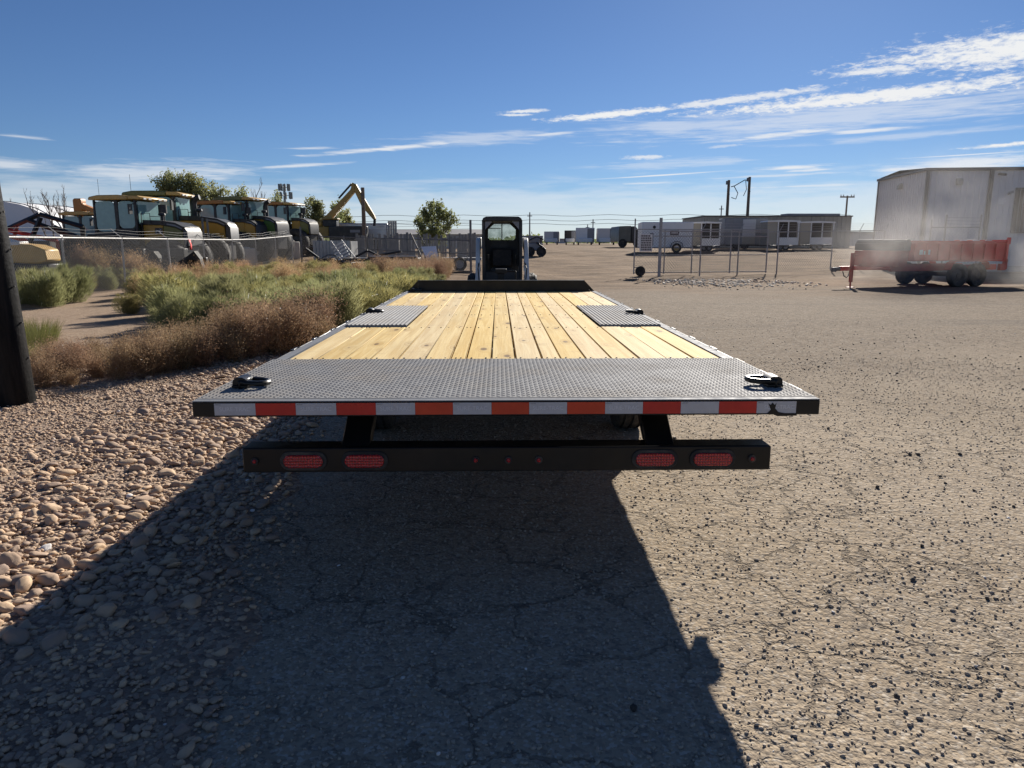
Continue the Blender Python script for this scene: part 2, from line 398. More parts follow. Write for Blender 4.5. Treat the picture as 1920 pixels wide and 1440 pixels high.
# the one ground sheet: grit over old asphalt near, bare dirt far, sand by the left fence
m, nt, b = base_mat('ground_mat')
v = coords(nt)
xyz = N(nt, 'ShaderNodeSeparateXYZ', None, Vector=v)
X_, Y_ = xyz.outputs[0], xyz.outputs[1]
wob = MA(nt, 'MULTIPLY', MA(nt, 'SUBTRACT', noise(nt, v, 0.35, 6, 0.6), 0.5), 1.0)
f_dirt = MR(nt, MA(nt, 'ADD', Y_, MA(nt, 'MULTIPLY', wob, 16)), 18, 28)
f_sand = MA(nt, 'MULTIPLY', MR(nt, MA(nt, 'ADD', X_, MA(nt, 'MULTIPLY', wob, 2.0)), -3.0, -4.4), MR(nt, Y_, 40, 30))
big = noise(nt, v, 0.55, 6, 0.62)
mid = noise(nt, v, 4.5, 6, 0.65)
fine = noise(nt, v, 60, 4, 0.6)
spk = N(nt, 'ShaderNodeTexVoronoi', {'feature': 'F1'}, Vector=v, Scale=85.0)
sv = N(nt, 'ShaderNodeSeparateColor', None, Color=spk.outputs['Color']).outputs[0]
spk2 = N(nt, 'ShaderNodeTexVoronoi', {'feature': 'F1'}, Vector=v, Scale=34.0)
sv2 = N(nt, 'ShaderNodeSeparateColor', None, Color=spk2.outputs['Color']).outputs[0]
c = MIX(nt, MR(nt, big, 0.3, 0.7), (0.35, 0.28, 0.20), (0.42, 0.342, 0.25))
c = MIX(nt, MR(nt, mid, 0.45, 0.75, 0, 0.5), c, (0.285, 0.24, 0.19))
c = MIX(nt, MR(nt, sv, 0.72, 0.95, 0, 0.6), c, (0.52, 0.47, 0.40))
c = MIX(nt, MR(nt, sv, 0.3, 0.08, 0, 0.5), c, (0.16, 0.14, 0.12))
c = MIX(nt, MR(nt, sv2, 0.2, 0.06, 0, 0.4), c, (0.14, 0.125, 0.11))
# old cracks through the asphalt
vw = N(nt, 'ShaderNodeVectorMath', {'operation': 'ADD'}, i0=v,
       i1=N(nt, 'ShaderNodeVectorMath', {'operation': 'SCALE'}, i0=noise(nt, v, 3.0, 5, 0.6, out='Color'), Scale=0.5).outputs[0]).outputs[0]
ck = N(nt, 'ShaderNodeTexVoronoi', {'feature': 'DISTANCE_TO_EDGE'}, Vector=vw, Scale=2.3).outputs['Distance']
ckm = MR(nt, noise(nt, v, 0.9, 4), 0.36, 0.52)
crack = MA(nt, 'MULTIPLY', MR(nt, MA(nt, 'ADD', ck, MA(nt, 'MULTIPLY', MA(nt, 'SUBTRACT', fine, 0.5), 0.03)), 0.034, 0.008), ckm)
ck2 = N(nt, 'ShaderNodeTexVoronoi', {'feature': 'DISTANCE_TO_EDGE'}, Vector=vw, Scale=6.5).outputs['Distance']
crack = MA(nt, 'MAXIMUM', crack, MA(nt, 'MULTIPLY', MR(nt, ck2, 0.04, 0.01, 0, 0.5), MR(nt, noise(nt, v, 1.7, 4), 0.54, 0.66)))
near = MR(nt, MA(nt, 'ADD', Y_, MA(nt, 'MULTIPLY', wob, 4)), 10, 3.5, 0.0, 1.0)
crack = MA(nt, 'MULTIPLY', crack, near)
c = MIX(nt, MA(nt, 'MULTIPLY', crack, 0.5), c, (0.10, 0.085, 0.07))
stain = noise(nt, v, 1.3, 7, 0.7)
c = MIX(nt, MR(nt, stain, 0.58, 0.75, 0, 0.35), c, (0.19, 0.15, 0.115))
c = MIX(nt, MR(nt, stain, 0.42, 0.28, 0, 0.3), c, (0.46, 0.40, 0.32))
farg = MR(nt, MA(nt, 'ADD', Y_, MA(nt, 'MULTIPLY', wob, 9)), 5.0, 11.0)  # greyer far gravel, its colour also darkened for shade among the backlit stones
c = MIX(nt, MA(nt, 'MULTIPLY', farg, MR(nt, big, 0.2, 0.8, 0.75, 1.0)), c, MIX(nt, MR(nt, mid, 0.3, 0.7), (0.17, 0.132, 0.096), (0.25, 0.199, 0.148)))
c = MIX(nt, MA(nt, 'MULTIPLY', farg, MR(nt, sv2, 0.75, 0.95, 0, 0.6)), c, (0.36, 0.32, 0.27))
c = MIX(nt, MA(nt, 'MULTIPLY', farg, MR(nt, sv2, 0.3, 0.1, 0, 0.6)), c, (0.10, 0.088, 0.075))
# worn darker tracks crossing the yard
trk = noise(nt, N(nt, 'ShaderNodeMapping', None, Vector=v, Scale=(0.05, 0.5, 1), Rotation=(0, 0, 0.35)).outputs[0], 1.0, 5, 0.6)
c = MIX(nt, MA(nt, 'MULTIPLY', MR(nt, trk, 0.52, 0.66, 0, 0.6), MR(nt, Y_, 7, 13)), c, (0.14, 0.122, 0.105))
dn = noise(nt, N(nt, 'ShaderNodeMapping', None, Vector=v, Scale=(0.35, 1.2, 1)).outputs[0], 1.0, 7, 0.66)
dirt = MIX(nt, MR(nt, dn, 0.35, 0.68), (0.125, 0.082, 0.05), (0.275, 0.192, 0.122))
dirt = MIX(nt, MR(nt, sv2, 0.75, 0.95, 0, 0.5), dirt, (0.36, 0.31, 0.25))
c = MIX(nt, f_dirt, c, dirt)
sand = MIX(nt, MR(nt, mid, 0.3, 0.75), (0.37, 0.275, 0.195), (0.27, 0.20, 0.145))
sand = MIX(nt, MR(nt, sv2, 0.7, 0.95, 0, 0.5), sand, (0.44, 0.36, 0.28))
sand = MIX(nt, MR(nt, sv2, 0.25, 0.08, 0, 0.5), sand, (0.17, 0.12, 0.09))
c = MIX(nt, f_sand, c, sand)
nt.links.new(c, b.inputs['Base Color'])
b.inputs['Roughness'].default_value = 0.95
b.inputs['Specular IOR Level'].default_value = 0.04
h = MA(nt, 'ADD', MA(nt, 'MULTIPLY', spk.outputs['Distance'], -0.5), MA(nt, 'MULTIPLY', fine, 0.7))
h = MA(nt, 'ADD', h, MA(nt, 'MULTIPLY', spk2.outputs['Distance'], -0.9))
h = MA(nt, 'ADD', h, MA(nt, 'MULTIPLY', mid, 1.2))
h = MA(nt, 'SUBTRACT', h, MA(nt, 'MULTIPLY', crack, 1.6))
bump(nt, b, h, 0.8, 0.007)

m, nt, b = base_mat('rock_bed_mat')
v = coords(nt)
vv = N(nt, 'ShaderNodeTexVoronoi', {'feature': 'F1'}, Vector=v, Scale=42.0)
vr = N(nt, 'ShaderNodeSeparateColor', None, Color=vv.outputs['Color']).outputs[0]
c = MIX(nt, MR(nt, noise(nt, v, 2.0, 6), 0.35, 0.7), (0.29, 0.20, 0.14), (0.40, 0.285, 0.195))
c = MIX(nt, MR(nt, vr, 0.6, 0.95, 0, 0.7), c, (0.50, 0.38, 0.27))
c = MIX(nt, MR(nt, vr, 0.35, 0.1, 0, 0.6), c, (0.12, 0.09, 0.07))
nt.links.new(c, b.inputs['Base Color'])
b.inputs['Roughness'].default_value = 0.95
bump(nt, b, MA(nt, 'SUBTRACT', MA(nt, 'MULTIPLY', noise(nt, v, 70, 4), 0.6), vv.outputs['Distance']), 1.0, 0.015)

# ------------------------------------------------------------------ mesh helpers
class MB:
    def __init__(s):
        s.v = []; s.f = []; s.mi = []
    def add(s, vs, fs, M=None, mat=0):
        o = len(s.v)
        if M is not None:
            vs = [M @ Vector(p) for p in vs]
        s.v.extend([tuple(p) for p in vs])
        s.f.extend([tuple(i + o for i in f) for f in fs])
        s.mi.extend([mat] * len(fs))
        return s
    def box(s, x0, y0, z0, x1, y1, z1, M=None, mat=0):
        vs = [(x0, y0, z0), (x1, y0, z0), (x1, y1, z0), (x0, y1, z0), (x0, y0, z1), (x1, y0, z1), (x1, y1, z1), (x0, y1, z1)]
        return s.add(vs, [(3, 2, 1, 0), (4, 5, 6, 7), (0, 1, 5, 4), (1, 2, 6, 5), (2, 3, 7, 6), (3, 0, 4, 7)], M, mat)
    def cyl(s, p0, p1, r0, r1=None, n=10, caps=True, mat=0):
        r1 = r0 if r1 is None else r1
        p0 = Vector(p0); p1 = Vector(p1)
        q = (p1 - p0).to_track_quat('Z', 'Y').to_matrix()
        vs = []
        for p, r in ((p0, r0), (p1, r1)):
            for i in range(n):
                a = 2 * math.pi * i / n
                vs.append(p + q @ Vector((r * math.cos(a), r * math.sin(a), 0)))
        fs = [(i, (i + 1) % n, n + (i + 1) % n, n + i) for i in range(n)]
        if caps:
            fs += [tuple(reversed(range(n))), tuple(range(n, 2 * n))]
        return s.add(vs, fs, None, mat)
    def tube(s, pts, r, n=8, mat=0, closed=False, caps=True):
        pts = [Vector(p) for p in pts]
        k = len(pts)
        rs = r if isinstance(r, (list, tuple)) else [r] * k
        vs = []
        prev = None
        for i, p in enumerate(pts):
            if closed:
                t = pts[(i + 1) % k] - pts[i - 1]
            else:
                t = pts[min(i + 1, k - 1)] - pts[max(i - 1, 0)]
            t.normalize()
            if prev is None:
                ref = Vector((0, 0, 1)) if abs(t.z) < 0.9 else Vector((1, 0, 0))
                u = t.cross(ref).normalized()
            else:
                u = (prev - t * prev.dot(t)).normalized()
            prev = u
            w = t.cross(u)
            for j in range(n):
                a = 2 * math.pi * j / n
                vs.append(p + (u * math.cos(a) + w * math.sin(a)) * rs[i])
        fs = []
        for i in range(k if closed else k - 1):
            i2 = (i + 1) % k
            for j in range(n):
                j2 = (j + 1) % n
                fs.append((i * n + j, i * n + j2, i2 * n + j2, i2 * n + j))
        if caps and not closed:
            fs += [tuple(reversed(range(n))), tuple(range((k - 1) * n, k * n))]
        return s.add(vs, fs, None, mat)
    def prism(s, poly, axis, a, b, M=None, mat=0):
        n = len(poly)
        def P(p, h):
            return {'x': (h, p[0], p[1]), 'y': (p[0], h, p[1]), 'z': (p[0], p[1], h)}[axis]
        vs = [P(p, a) for p in poly] + [P(p, b) for p in poly]
        fs = [tuple(range(n)), tuple(reversed(range(n, 2 * n)))] + [(i, n + i, n + (i + 1) % n, (i + 1) % n) for i in range(n)]
        return s.add(vs, fs, M, mat)
    def lathe(s, prof, c, axis='x', n=24, mat=0, M=None):
        vs = []
        for (r, h) in prof:
            for i in range(n):
                a = 2 * math.pi * i / n
                u, w = r * math.cos(a), r * math.sin(a)
                p = {'x': (h, u, w), 'y': (u, h, w), 'z': (u, w, h)}[axis]
                vs.append((p[0] + c[0], p[1] + c[1], p[2] + c[2]))
        k = len(prof)
        fs = [(i * n + j, i * n + (j + 1) % n, (i + 1) * n + (j + 1) % n, (i + 1) * n + j) for i in range(k - 1) for j in range(n)]
        return s.add(vs, fs, M, mat)
    def build(s, name, mat, parent=None, smooth=True, bevel=0.0, ang=35, kind=None):
        me = bpy.data.meshes.new(name)
        me.from_pydata(s.v, [], s.f)
        ms = mat if isinstance(mat, (list, tuple)) else [mat]
        for x in ms:
            me.materials.append(MATS[x])
        if len(ms) > 1:
            me.polygons.foreach_set('material_index', s.mi)
        bm = bmesh.new(); bm.from_mesh(me)
        bmesh.ops.recalc_face_normals(bm, faces=bm.faces)
        bm.to_mesh(me); bm.free()
        if smooth:
            me.polygons.foreach_set('use_smooth', [True] * len(me.polygons))
            me.set_sharp_from_angle(angle=R(ang))
        o = bpy.data.objects.new(name, me)
        COL.objects.link(o)
        if parent is not None:
            o.parent = parent
        if bevel:
            md = o.modifiers.new('edge', 'BEVEL')
            md.width = bevel; md.segments = 1; md.limit_method = 'ANGLE'; md.angle_limit = R(40)
        if kind:
            o['kind'] = kind
        return o

def fast_mesh(name, verts, faces, mat, parent=None, smooth=True):
    """verts (n,3) float array, faces (m,3) int array of triangles"""
    me = bpy.data.meshes.new(name)
    me.vertices.add(len(verts))
    me.vertices.foreach_set('co', np.asarray(verts, dtype=np.float32).ravel())
    k = faces.shape[1]
    me.loops.add(faces.size)
    me.loops.foreach_set('vertex_index', faces.astype(np.int32).ravel())
    me.polygons.add(len(faces))
    me.polygons.foreach_set('loop_start', np.arange(0, faces.size, k, dtype=np.int32))
    if smooth:
        me.polygons.foreach_set('use_smooth', np.ones(len(faces), dtype=bool))
    me.update(calc_edges=True)
    for x in (mat if isinstance(mat, (list, tuple)) else [mat]):
        me.materials.append(MATS[x])
    o = bpy.data.objects.new(name, me)
    COL.objects.link(o)
    if parent is not None:
        o.parent = parent
    return o

def thing(name, label, cat, loc=(0, 0, 0), rz=0.0, group=None):
    o = bpy.data.objects.new(name, None)
    o.empty_display_size = 0.3
    COL.objects.link(o)
    o.location = loc
    o.rotation_euler = (0, 0, rz)
    o['label'] = label; o['category'] = cat
    if group:
        o['group'] = group
    return o

def tag(o, label, cat, group=None):
    o['label'] = label; o['category'] = cat
    if group:
        o['group'] = group
    return o

def copy_tree(o, parent=None):
    c = o.copy(); COL.objects.link(c)
    if parent is not None:
        c.parent = parent
    for ch in [x for x in bpy.data.objects if x.parent == o]:
        copy_tree(ch, c)
    return c

def text_obj(name, body, size, mat, parent, loc, rot, extrude=0.0006, align='CENTER', sx=1.0):
    cu = bpy.data.curves.new(name, 'FONT')
    cu.body = body; cu.size = size; cu.extrude = extrude
    cu.align_x = align; cu.align_y = 'CENTER'
    tmp = bpy.data.objects.new(name, cu)
    COL.objects.link(tmp)
    dg = bpy.context.evaluated_depsgraph_get()
    me = bpy.data.meshes.new_from_object(tmp.evaluated_get(dg))
    COL.objects.unlink(tmp)
    bpy.data.objects.remove(tmp); bpy.data.curves.remove(cu)
    me.materials.clear(); me.materials.append(MATS[mat])
    o = bpy.data.objects.new(name, me)
    COL.objects.link(o)
    o.parent = parent
    o.location = loc; o.rotation_euler = rot; o.scale = (sx, 1, 1)
    return o

# value noise on a numpy lattice (for relief)
_lat = rng.random((256, 256))
def vnoise(x, y):
    x = np.asarray(x, float); y = np.asarray(y, float)
    xi = np.floor(x).astype(int); yi = np.floor(y).astype(int)
    fx = x - xi; fy = y - yi
    fx = fx * fx * (3 - 2 * fx); fy = fy * fy * (3 - 2 * fy)
    a = _lat[xi % 256, yi % 256]; b_ = _lat[(xi + 1) % 256, yi % 256]
    c_ = _lat[xi % 256, (yi + 1) % 256]; d_ = _lat[(xi + 1) % 256, (yi + 1) % 256]
    return (a * (1 - fx) + b_ * fx) * (1 - fy) + (c_ * (1 - fx) + d_ * fx) * fy
def fbm(x, y, o=4):
    s = 0; a = 0.5
    for i in range(o):
        s = s + a * (vnoise(x * 2 ** i + 17 * i, y * 2 ** i + 31 * i) - 0.5)
        a *= 0.5
    return s

GY = np.array([-100, 36, 44, 56, 67, 85, 107, 150, 250, 600, 6000.])
GZ = np.array([0, 0, 0.28, 0.70, 0.95, 1.15, 1.26, 1.34, 1.40, 1.44, 1.46])
def gz(x, y):
    return float(np.interp(y, GY, GZ))
# ------------------------------------------------------------------ ground
def axis_pts(segs):
    out = []
    for (a, b, d) in segs:
        n = max(1, int(round((b - a) / d)))
        out += list(np.linspace(a, b, n, endpoint=False))
    return out
xs = axis_pts([(-3000, -600, 300), (-600, -120, 40), (-120, -40, 5), (-40, -14, 1.0), (-14, 14, 0.22), (14, 40, 0.7), (40, 120, 5), (120, 600, 40), (600, 3000, 300)]) + [3000]
ys = axis_pts([(-60, -4, 4), (-4, 12, 0.2), (12, 30, 0.3), (30, 64, 0.4), (64, 120, 2.0), (120, 400, 20), (400, 4000, 200)]) + [4000]
gx, gy = np.meshgrid(np.array(xs), np.array(ys))
gh = np.interp(gy, GY, GZ)
nearm = np.clip((60 - np.hypot(gx, gy)) / 20, 0, 1)
gh = gh + nearm * 0.03 * fbm(gx * 0.8, gy * 0.8)
rut = np.clip((gy - 24) / 8, 0, 1) * np.clip((75 - gy) / 15, 0, 1) * np.clip((gx + 7) / 4, 0, 1)
gh = gh + rut * (0.16 * fbm(gx * 0.7 + 5, gy * 0.9, 5) + 0.03 * np.sin(gx * 1.1 + gy * 0.35 + 4 * fbm(gx * .3, gy * .3)))
nx, ny = len(xs), len(ys)
idx = np.arange(nx * ny).reshape(ny, nx)
quads = np.stack([idx[:-1, :-1].ravel(), idx[:-1, 1:].ravel(), idx[1:, 1:].ravel(), idx[1:, :-1].ravel()], 1)
ground = fast_mesh('ground', np.stack([gx.ravel(), gy.ravel(), gh.ravel()], 1), quads, 'ground_mat')
ground['kind'] = 'structure'
ground['label'] = 'dusty gravel yard of grit over old cracked asphalt'

# small stones ----------------------------------------------------
def ico(sub):
    bm = bmesh.new(); bmesh.ops.create_icosphere(bm, subdivisions=sub, radius=1.0)
    v = np.array([p.co[:] for p in bm.verts]); f = np.array([[q.index for q in t.verts] for t in bm.faces])
    bm.free(); return v, f
ICO1, ICO2, ICO3 = ico(1), ico(2), ico(3)
def lump(base, amp, seed):
    v, f = base
    r = np.random.default_rng(seed)
    d = r.normal(size=(6, 3)); d /= np.linalg.norm(d, axis=1)[:, None]
    k = np.ones(len(v))
    for q in d:
        k += amp * r.uniform(-1, 1) * np.clip(v @ q, -0.2, 1) ** 2
    for q in r.normal(size=(5, 3)):                 # a few flattened faces
        q = q / np.linalg.norm(q)
        dd = v @ q * k
        k = np.where(dd > 0.72, k * 0.72 / np.maximum(dd, 1e-6), k)
    k = k * (1 + r.uniform(-amp, amp, len(v)) * 0.16)
    return v * k[:, None], f
def chunk(base, seed):
    v, f = base
    r = np.random.default_rng(seed)
    return v * (1 + r.uniform(-0.32, 0.25, len(v)))[:, None], f
def scatter_mesh(name, bases, P, S, mat, parent, smooth=True):
    """P (n,3) places, S (n,3) half sizes; bases are (v,f) shapes used in turn, random spin and tilt"""
    n = len(P)
    which = rng.integers(0, len(bases), n)
    VV = []; FF = []; o = 0
    for bi, (v, f) in enumerate(bases):
        sel = np.where(which == bi)[0]
        m = len(sel)
        if not m:
            continue
        a = rng.uniform(0, 2 * np.pi, m); t = rng.normal(0, 0.16, m); u = rng.normal(0, 0.16, m)
        q = v[None] * S[sel][:, None, :]
        x, y, z = q[..., 0], q[..., 1], q[..., 2]
        z2 = z + x * t[:, None] + y * u[:, None]
        ca, sa = np.cos(a)[:, None], np.sin(a)[:, None]
        w = np.stack([x * ca - y * sa, x * sa + y * ca, z2], -1) + P[sel][:, None, :]
        VV.append(w.reshape(-1, 3))
        FF.append((f[None] + (np.arange(m) * len(v))[:, None, None]).reshape(-1, 3) + o)
        o += m * len(v)
    ob = fast_mesh(name, np.concatenate(VV), np.concatenate(FF), mat, parent, smooth)
    ob['kind'] = 'stuff'
    return ob

# rock bed: an irregular low sheet on the left, its edge lost under pebbles
EDGE_Y = np.array([-1, 0.5, 1.9, 2.6, 3.6, 4.7, 6.1, 8.0, 10.5, 14])
EDGE_X = np.array([-0.35, -0.5, -0.78, -0.95, -1.12, -1.32, -1.48, -1.9, -2.0, -2.1])
def bed_edge(y):
    return np.interp(y, EDGE_Y, EDGE_X)
by = np.linspace(-1, 11.5, 64)
V_ = []; 
nbx = 40
for y in by:
    e = float(bed_edge(y)) + 0.12 * math.sin(y * 3.1) + 0.07 * math.sin(y * 7.7)
    for i in range(nbx):
        t = i / (nbx - 1)
        x = e + (-6.6 - e) * t
        hh = 0.008 + 0.05 * min(1, t * 4) * float(0.5 + fbm(x * 0.9, y * 0.9)) + 0.02 * float(fbm(x * 4, y * 4))
        if i == 0 or i == nbx - 1:
            hh = -0.05
        V_.append((x, y, hh))
ii = np.arange(64 * nbx).reshape(64, nbx)
rock_bed = fast_mesh('rock_bed', np.array(V_), np.stack([ii[:-1, :-1].ravel(), ii[1:, :-1].ravel(), ii[1:, 1:].ravel(), ii[:-1, 1:].ravel()], 1), 'rock_bed_mat')
rock_bed['kind'] = 'structure'
rock_bed['label'] = 'bed of tan river rock and pebbles left of the trailer'
def bed_z(x, y):
    e = bed_edge(y)
    t = np.clip((e - x) / (e + 6.6), 0, 1)
    return 0.008 + 0.05 * np.minimum(1, t * 4) * (0.5 + fbm(x * 0.9, y * 0.9)) + 0.02 * fbm(x * 4, y * 4)
def cobble_density(x, y):
    # where the big river rock lies: a band running away beside the trailer, thinning to both sides
    c = np.interp(y, [1.5, 3.0, 4.2, 6.0, 8.5, 10.5], [-2.4, -2.35, -2.25, -2.15, -2.6, -2.9])
    w = np.interp(y, [1.5, 3.0, 4.2, 6.0, 8.5, 10.5], [0.3, 0.65, 0.75, 0.62, 0.7, 0.5])
    d = np.exp(-((x - c) / w) ** 2) * np.clip((y - 2.2) / 0.9, 0.04, 1)
    return d * np.clip(0.55 + 2.2 * fbm(x * 1.3 + 3, y * 1.3 + 8), 0.08, 1)
# dart throwing, large first
cells = {}
def throw(n, rmin, rmax, xr, yr, dens, tight, tries, power=2.0):
    out = []
    for _ in range(tries):
        if len(out) >= n:
            break
        y = yr[0] + (yr[1] - yr[0]) * random.random() ** 1.15; x = random.uniform(*xr)
        if x > float(bed_edge(y)) - 0.06 or random.random() > dens(x, y):
            continue
        r = rmin + (rmax - rmin) * random.random() ** power
        k = (int(x / 0.16), int(y / 0.16)); ok = True
        for i in (-1, 0, 1):
            for j in (-1, 0, 1):
                for (qx, qy, qr) in cells.get((k[0] + i, k[1] + j), ()):
                    if (qx - x) ** 2 + (qy - y) ** 2 < ((qr + r) * tight) ** 2:
                        ok = False
        if ok:
            cells.setdefault(k, []).append((x, y, r)); out.append((x, y, r))
    return out
dens1 = lambda x, y: float(cobble_density(x, y))
dens2 = lambda x, y: min(1.0, 0.07 + float(cobble_density(x, y)))
bigs = throw(1500, 0.025, 0.048, (-4.6, -0.9), (1.9, 10.6), dens1, 0.78, 24000, 2.0)
meds = throw(4800, 0.013, 0.028, (-5.6, -0.5), (1.6, 10.6), dens2, 0.82, 42000, 1.3)
bigs.sort(key=lambda q: -q[2] / math.hypot(q[0], q[1]))
STONES = []
for i in range(10):
    v, f = lump(ICO3, 0.42, 100 + i)
    el = random.uniform(0.66, 0.85)
    me = fast_mesh('stone', v * np.array([1.25, el * 1.15, random.uniform(0.42, 0.6)]), f, 'river_stone')
    STONES.append(me.data); bpy.data.objects.remove(me)
for i, (x, y, r) in enumerate(bigs[:300]):
    o = bpy.data.objects.new('stone', STONES[i % len(STONES)])
    COL.objects.link(o); o.parent = rock_bed
    o.location = (x, y, float(bed_z(x, y)) + r * 0.22)
    o.scale = (r, r, r * random.uniform(0.8, 1.15))
    o.rotation_euler = (random.gauss(0, 0.2), random.gauss(0, 0.2), random.uniform(0, 6.28))
rest = np.array(bigs[300:] + meds)
P = np.stack([rest[:, 0], rest[:, 1], bed_z(rest[:, 0], rest[:, 1]) + rest[:, 2] * 0.25], 1)
S = rest[:, 2:3] * np.stack([rng.uniform(1.0, 1.35, len(rest)), rng.uniform(0.7, 1.0, len(rest)), rng.uniform(0.4, 0.65, len(rest))], 1)
scatter_mesh('cobbles', [lump(ICO2, 0.42, 40 + i) for i in range(6)], P, S, 'river_pebble', rock_bed)
def pebbles(n, xr, yr, r0, r1, keep, name, mat, parent, bases, zf, flat=(0.45, 0.8), smooth=True):
    x = rng.uniform(xr[0], xr[1], n); y = yr[0] + (yr[1] - yr[0]) * rng.random(n) ** 1.6
    k = keep(x, y) > rng.random(n)
    x, y = x[k], y[k]; n = len(x)
    r = r0 + (r1 - r0) * rng.random(n) ** 2.2
    P = np.stack([x, y, zf(x, y) + r * 0.3], 1)
    S = r[:, None] * np.stack([rng.uniform(0.9, 1.4, n), rng.uniform(0.7, 1.0, n), rng.uniform(flat[0], flat[1], n)], 1)
    return scatter_mesh(name, bases, P, S, mat, parent, smooth)
inbed = lambda x, y: np.clip((bed_edge(y) + 0.10 - x) / 0.5, 0.0, 1)
pebbles(62000, (-6.2, -0.3), (1.5, 10.0), 0.006, 0.020, inbed, 'pebbles', 'river_pebble', rock_bed, [lump(ICO1, 0.35, 60 + i) for i in range(6)], bed_z)

# loose grit and black asphalt chips on the yard
yardk = lambda x, y: np.clip((x - bed_edge(y) + 0.25) / 0.4, 0, 1)
zero = lambda x, y: 0.03 * fbm(x * 0.8, y * 0.8)
pebbles(5000, (-1.0, 9.0), (1.6, 15.0), 0.004, 0.011, yardk, 'gravel', 'grit', ground, [lump(ICO1, 0.4, 90 + i) for i in range(5)], zero, (0.5, 0.8))
pebbles(34000, (-1.2, 6.5), (1.5, 9.5), 0.003, 0.0085, yardk, 'grit', 'grit', ground, [chunk(ICO1, 80 + i) for i in range(5)], zero, (0.5, 0.9), False)
def chipk(x, y):
    lane = 0.10 + 0.45 * np.exp(-((x - (1.15 + 0.33 * y)) / 0.55) ** 2) + 0.75 * np.clip((x - 0.9 - 0.28 * y), 0, 1)
    return np.clip(lane * (0.45 + 3.2 * fbm(x * 0.9 + 40, y * 0.9 + 2)), 0.03, 1) * yardk(x, y) * (x > 0.2)
n = 2100
cx = rng.uniform(0.2, 7.5, n); cy = 1.6 + 11 * rng.random(n) ** 1.4
k = chipk(cx, cy) > rng.random(n)
cx, cy = cx[k], cy[k]
cr = 0.004 + 0.011 * rng.random(len(cx)) ** 2.4
order = np.argsort(-cr / np.hypot(cx, cy))
CHIPS = []
for i in range(6):
    v, f = chunk(ICO2, 200 + i)
    me = fast_mesh('stone_chip', v * np.array([1.1, 0.9, 0.75]), f, 'asphalt_chip', None, False)
    CHIPS.append(me.data); bpy.data.objects.remove(me)
for q, i in enumerate(order[:300]):
    o = bpy.data.objects.new('stone_chip', CHIPS[q % 6])
    COL.objects.link(o); o.parent = ground
    o.location = (cx[i], cy[i], float(zero(cx[i], cy[i])) + cr[i] * 0.45)
    o.scale = (cr[i],) * 3
    o.rotation_euler = (random.uniform(-.5, .5), random.uniform(-.5, .5), random.uniform(0, 6.28))
o_ = order[300:]
P = np.stack([cx[o_], cy[o_], zero(cx[o_], cy[o_]) + cr[o_] * 0.4], 1)
scatter_mesh('asphalt_crumbs', [chunk(ICO1, 220 + i) for i in range(5)], P, np.repeat(cr[o_][:, None], 3, 1) * np.array([1.1, 0.9, 0.7]), 'asphalt_crumb', ground, False)
# pale rubble spread in front of the right gate
n = 5200
x = 5.8 + 6.2 * rng.random(n); y = 23.5 + 9.0 * rng.random(n)
kk = rng.random(n) < np.exp(-((x - 8.6) / 2.2) ** 2 - ((y - 28.3) / 2.4) ** 2) * 0.9
x, y = x[kk], y[kk]
r = 0.018 + 0.05 * rng.random(len(x)) ** 2.4
rub = scatter_mesh('rubble', [chunk(ICO1, 240 + i) for i in range(6)], np.stack([x, y, r * 0.35], 1), r[:, None] * np.array([1.3, 1.0, 0.45]), 'rubble', None, False)
rub['label'] = 'patch of pale broken rubble in front of the right gate'

# ------------------------------------------------------------------ the flatbed trailer
TX, TY = 0.04, 2.965
TR = thing('flatbed_trailer', 'black deckover flatbed trailer with pine plank deck and striped rear edge', 'trailer', (TX, TY, 0))
DECK = 0.867
W = 1.295
LEN = 6.90
# tread plate lugs
def lugs(mb, x0, x1, y0, y1, z, pitch=0.0212, h=0.0019):
    nxl = int((x1 - x0) / pitch); nyl = int((y1 - y0) / pitch)
    px = (x1 - x0) / nxl; py = (y1 - y0) / nyl
    for i in range(nxl):
        for j in range(nyl):
            cx_ = x0 + (i + 0.5) * px; cy_ = y0 + (j + 0.5) * py
            a = R(45) if (i + j) % 2 else R(-45)
            c, s = math.cos(a), math.sin(a)
            L, w = 0.0135, 0.0048
            pts = []
            for (u, v_, zz) in ((-L, 0, 0), (0, -w, 0), (L, 0, 0), (0, w, 0), (-L * 0.62, 0, h), (L * 0.62, 0, h)):
                pts.append((cx_ + u * c - v_ * s, cy_ + u * s + v_ * c, z + zz))
            mb.add(pts, [(0, 1, 4), (1, 2, 5), (1, 5, 4), (2, 3, 5), (3, 0, 4), (3, 4, 5)])
    return mb
p = MB().box(-W + 0.002, 0.0, DECK - 0.005, W - 0.002, 1.04, DECK)
lugs(p, -W + 0.008, W - 0.008, 0.008, 1.035, DECK - 0.0002)
p.build('rear_plate', 'tread_plate', TR, True, 0, 25)
for s in (-1, 1):
    a, b_ = (-1.228, -0.752) if s < 0 else (0.752, 1.228)
    p = MB().box(a, 2.66, DECK + 0.004, b_, 4.42, DECK + 0.010)
    p.box(a, 2.66, DECK - 0.03, b_, 2.666, DECK + 0.004)
    # long ridges pressed into the sheet
    nr = 15; pw = (b_ - a) / nr
    for k in range(nr):
        xc = a + (k + 0.5) * pw
        pr = [(xc - 0.010, DECK + 0.0099), (xc - 0.007, DECK + 0.0135), (xc - 0.002, DECK + 0.0152), (xc + 0.002, DECK + 0.0152), (xc + 0.007, DECK + 0.0135), (xc + 0.010, DECK + 0.0099)]
        p.prism(pr, 'y', 2.663, 4.415)
    p.build('wheel_plate', 'tread_plate', TR, True, 0, 25)
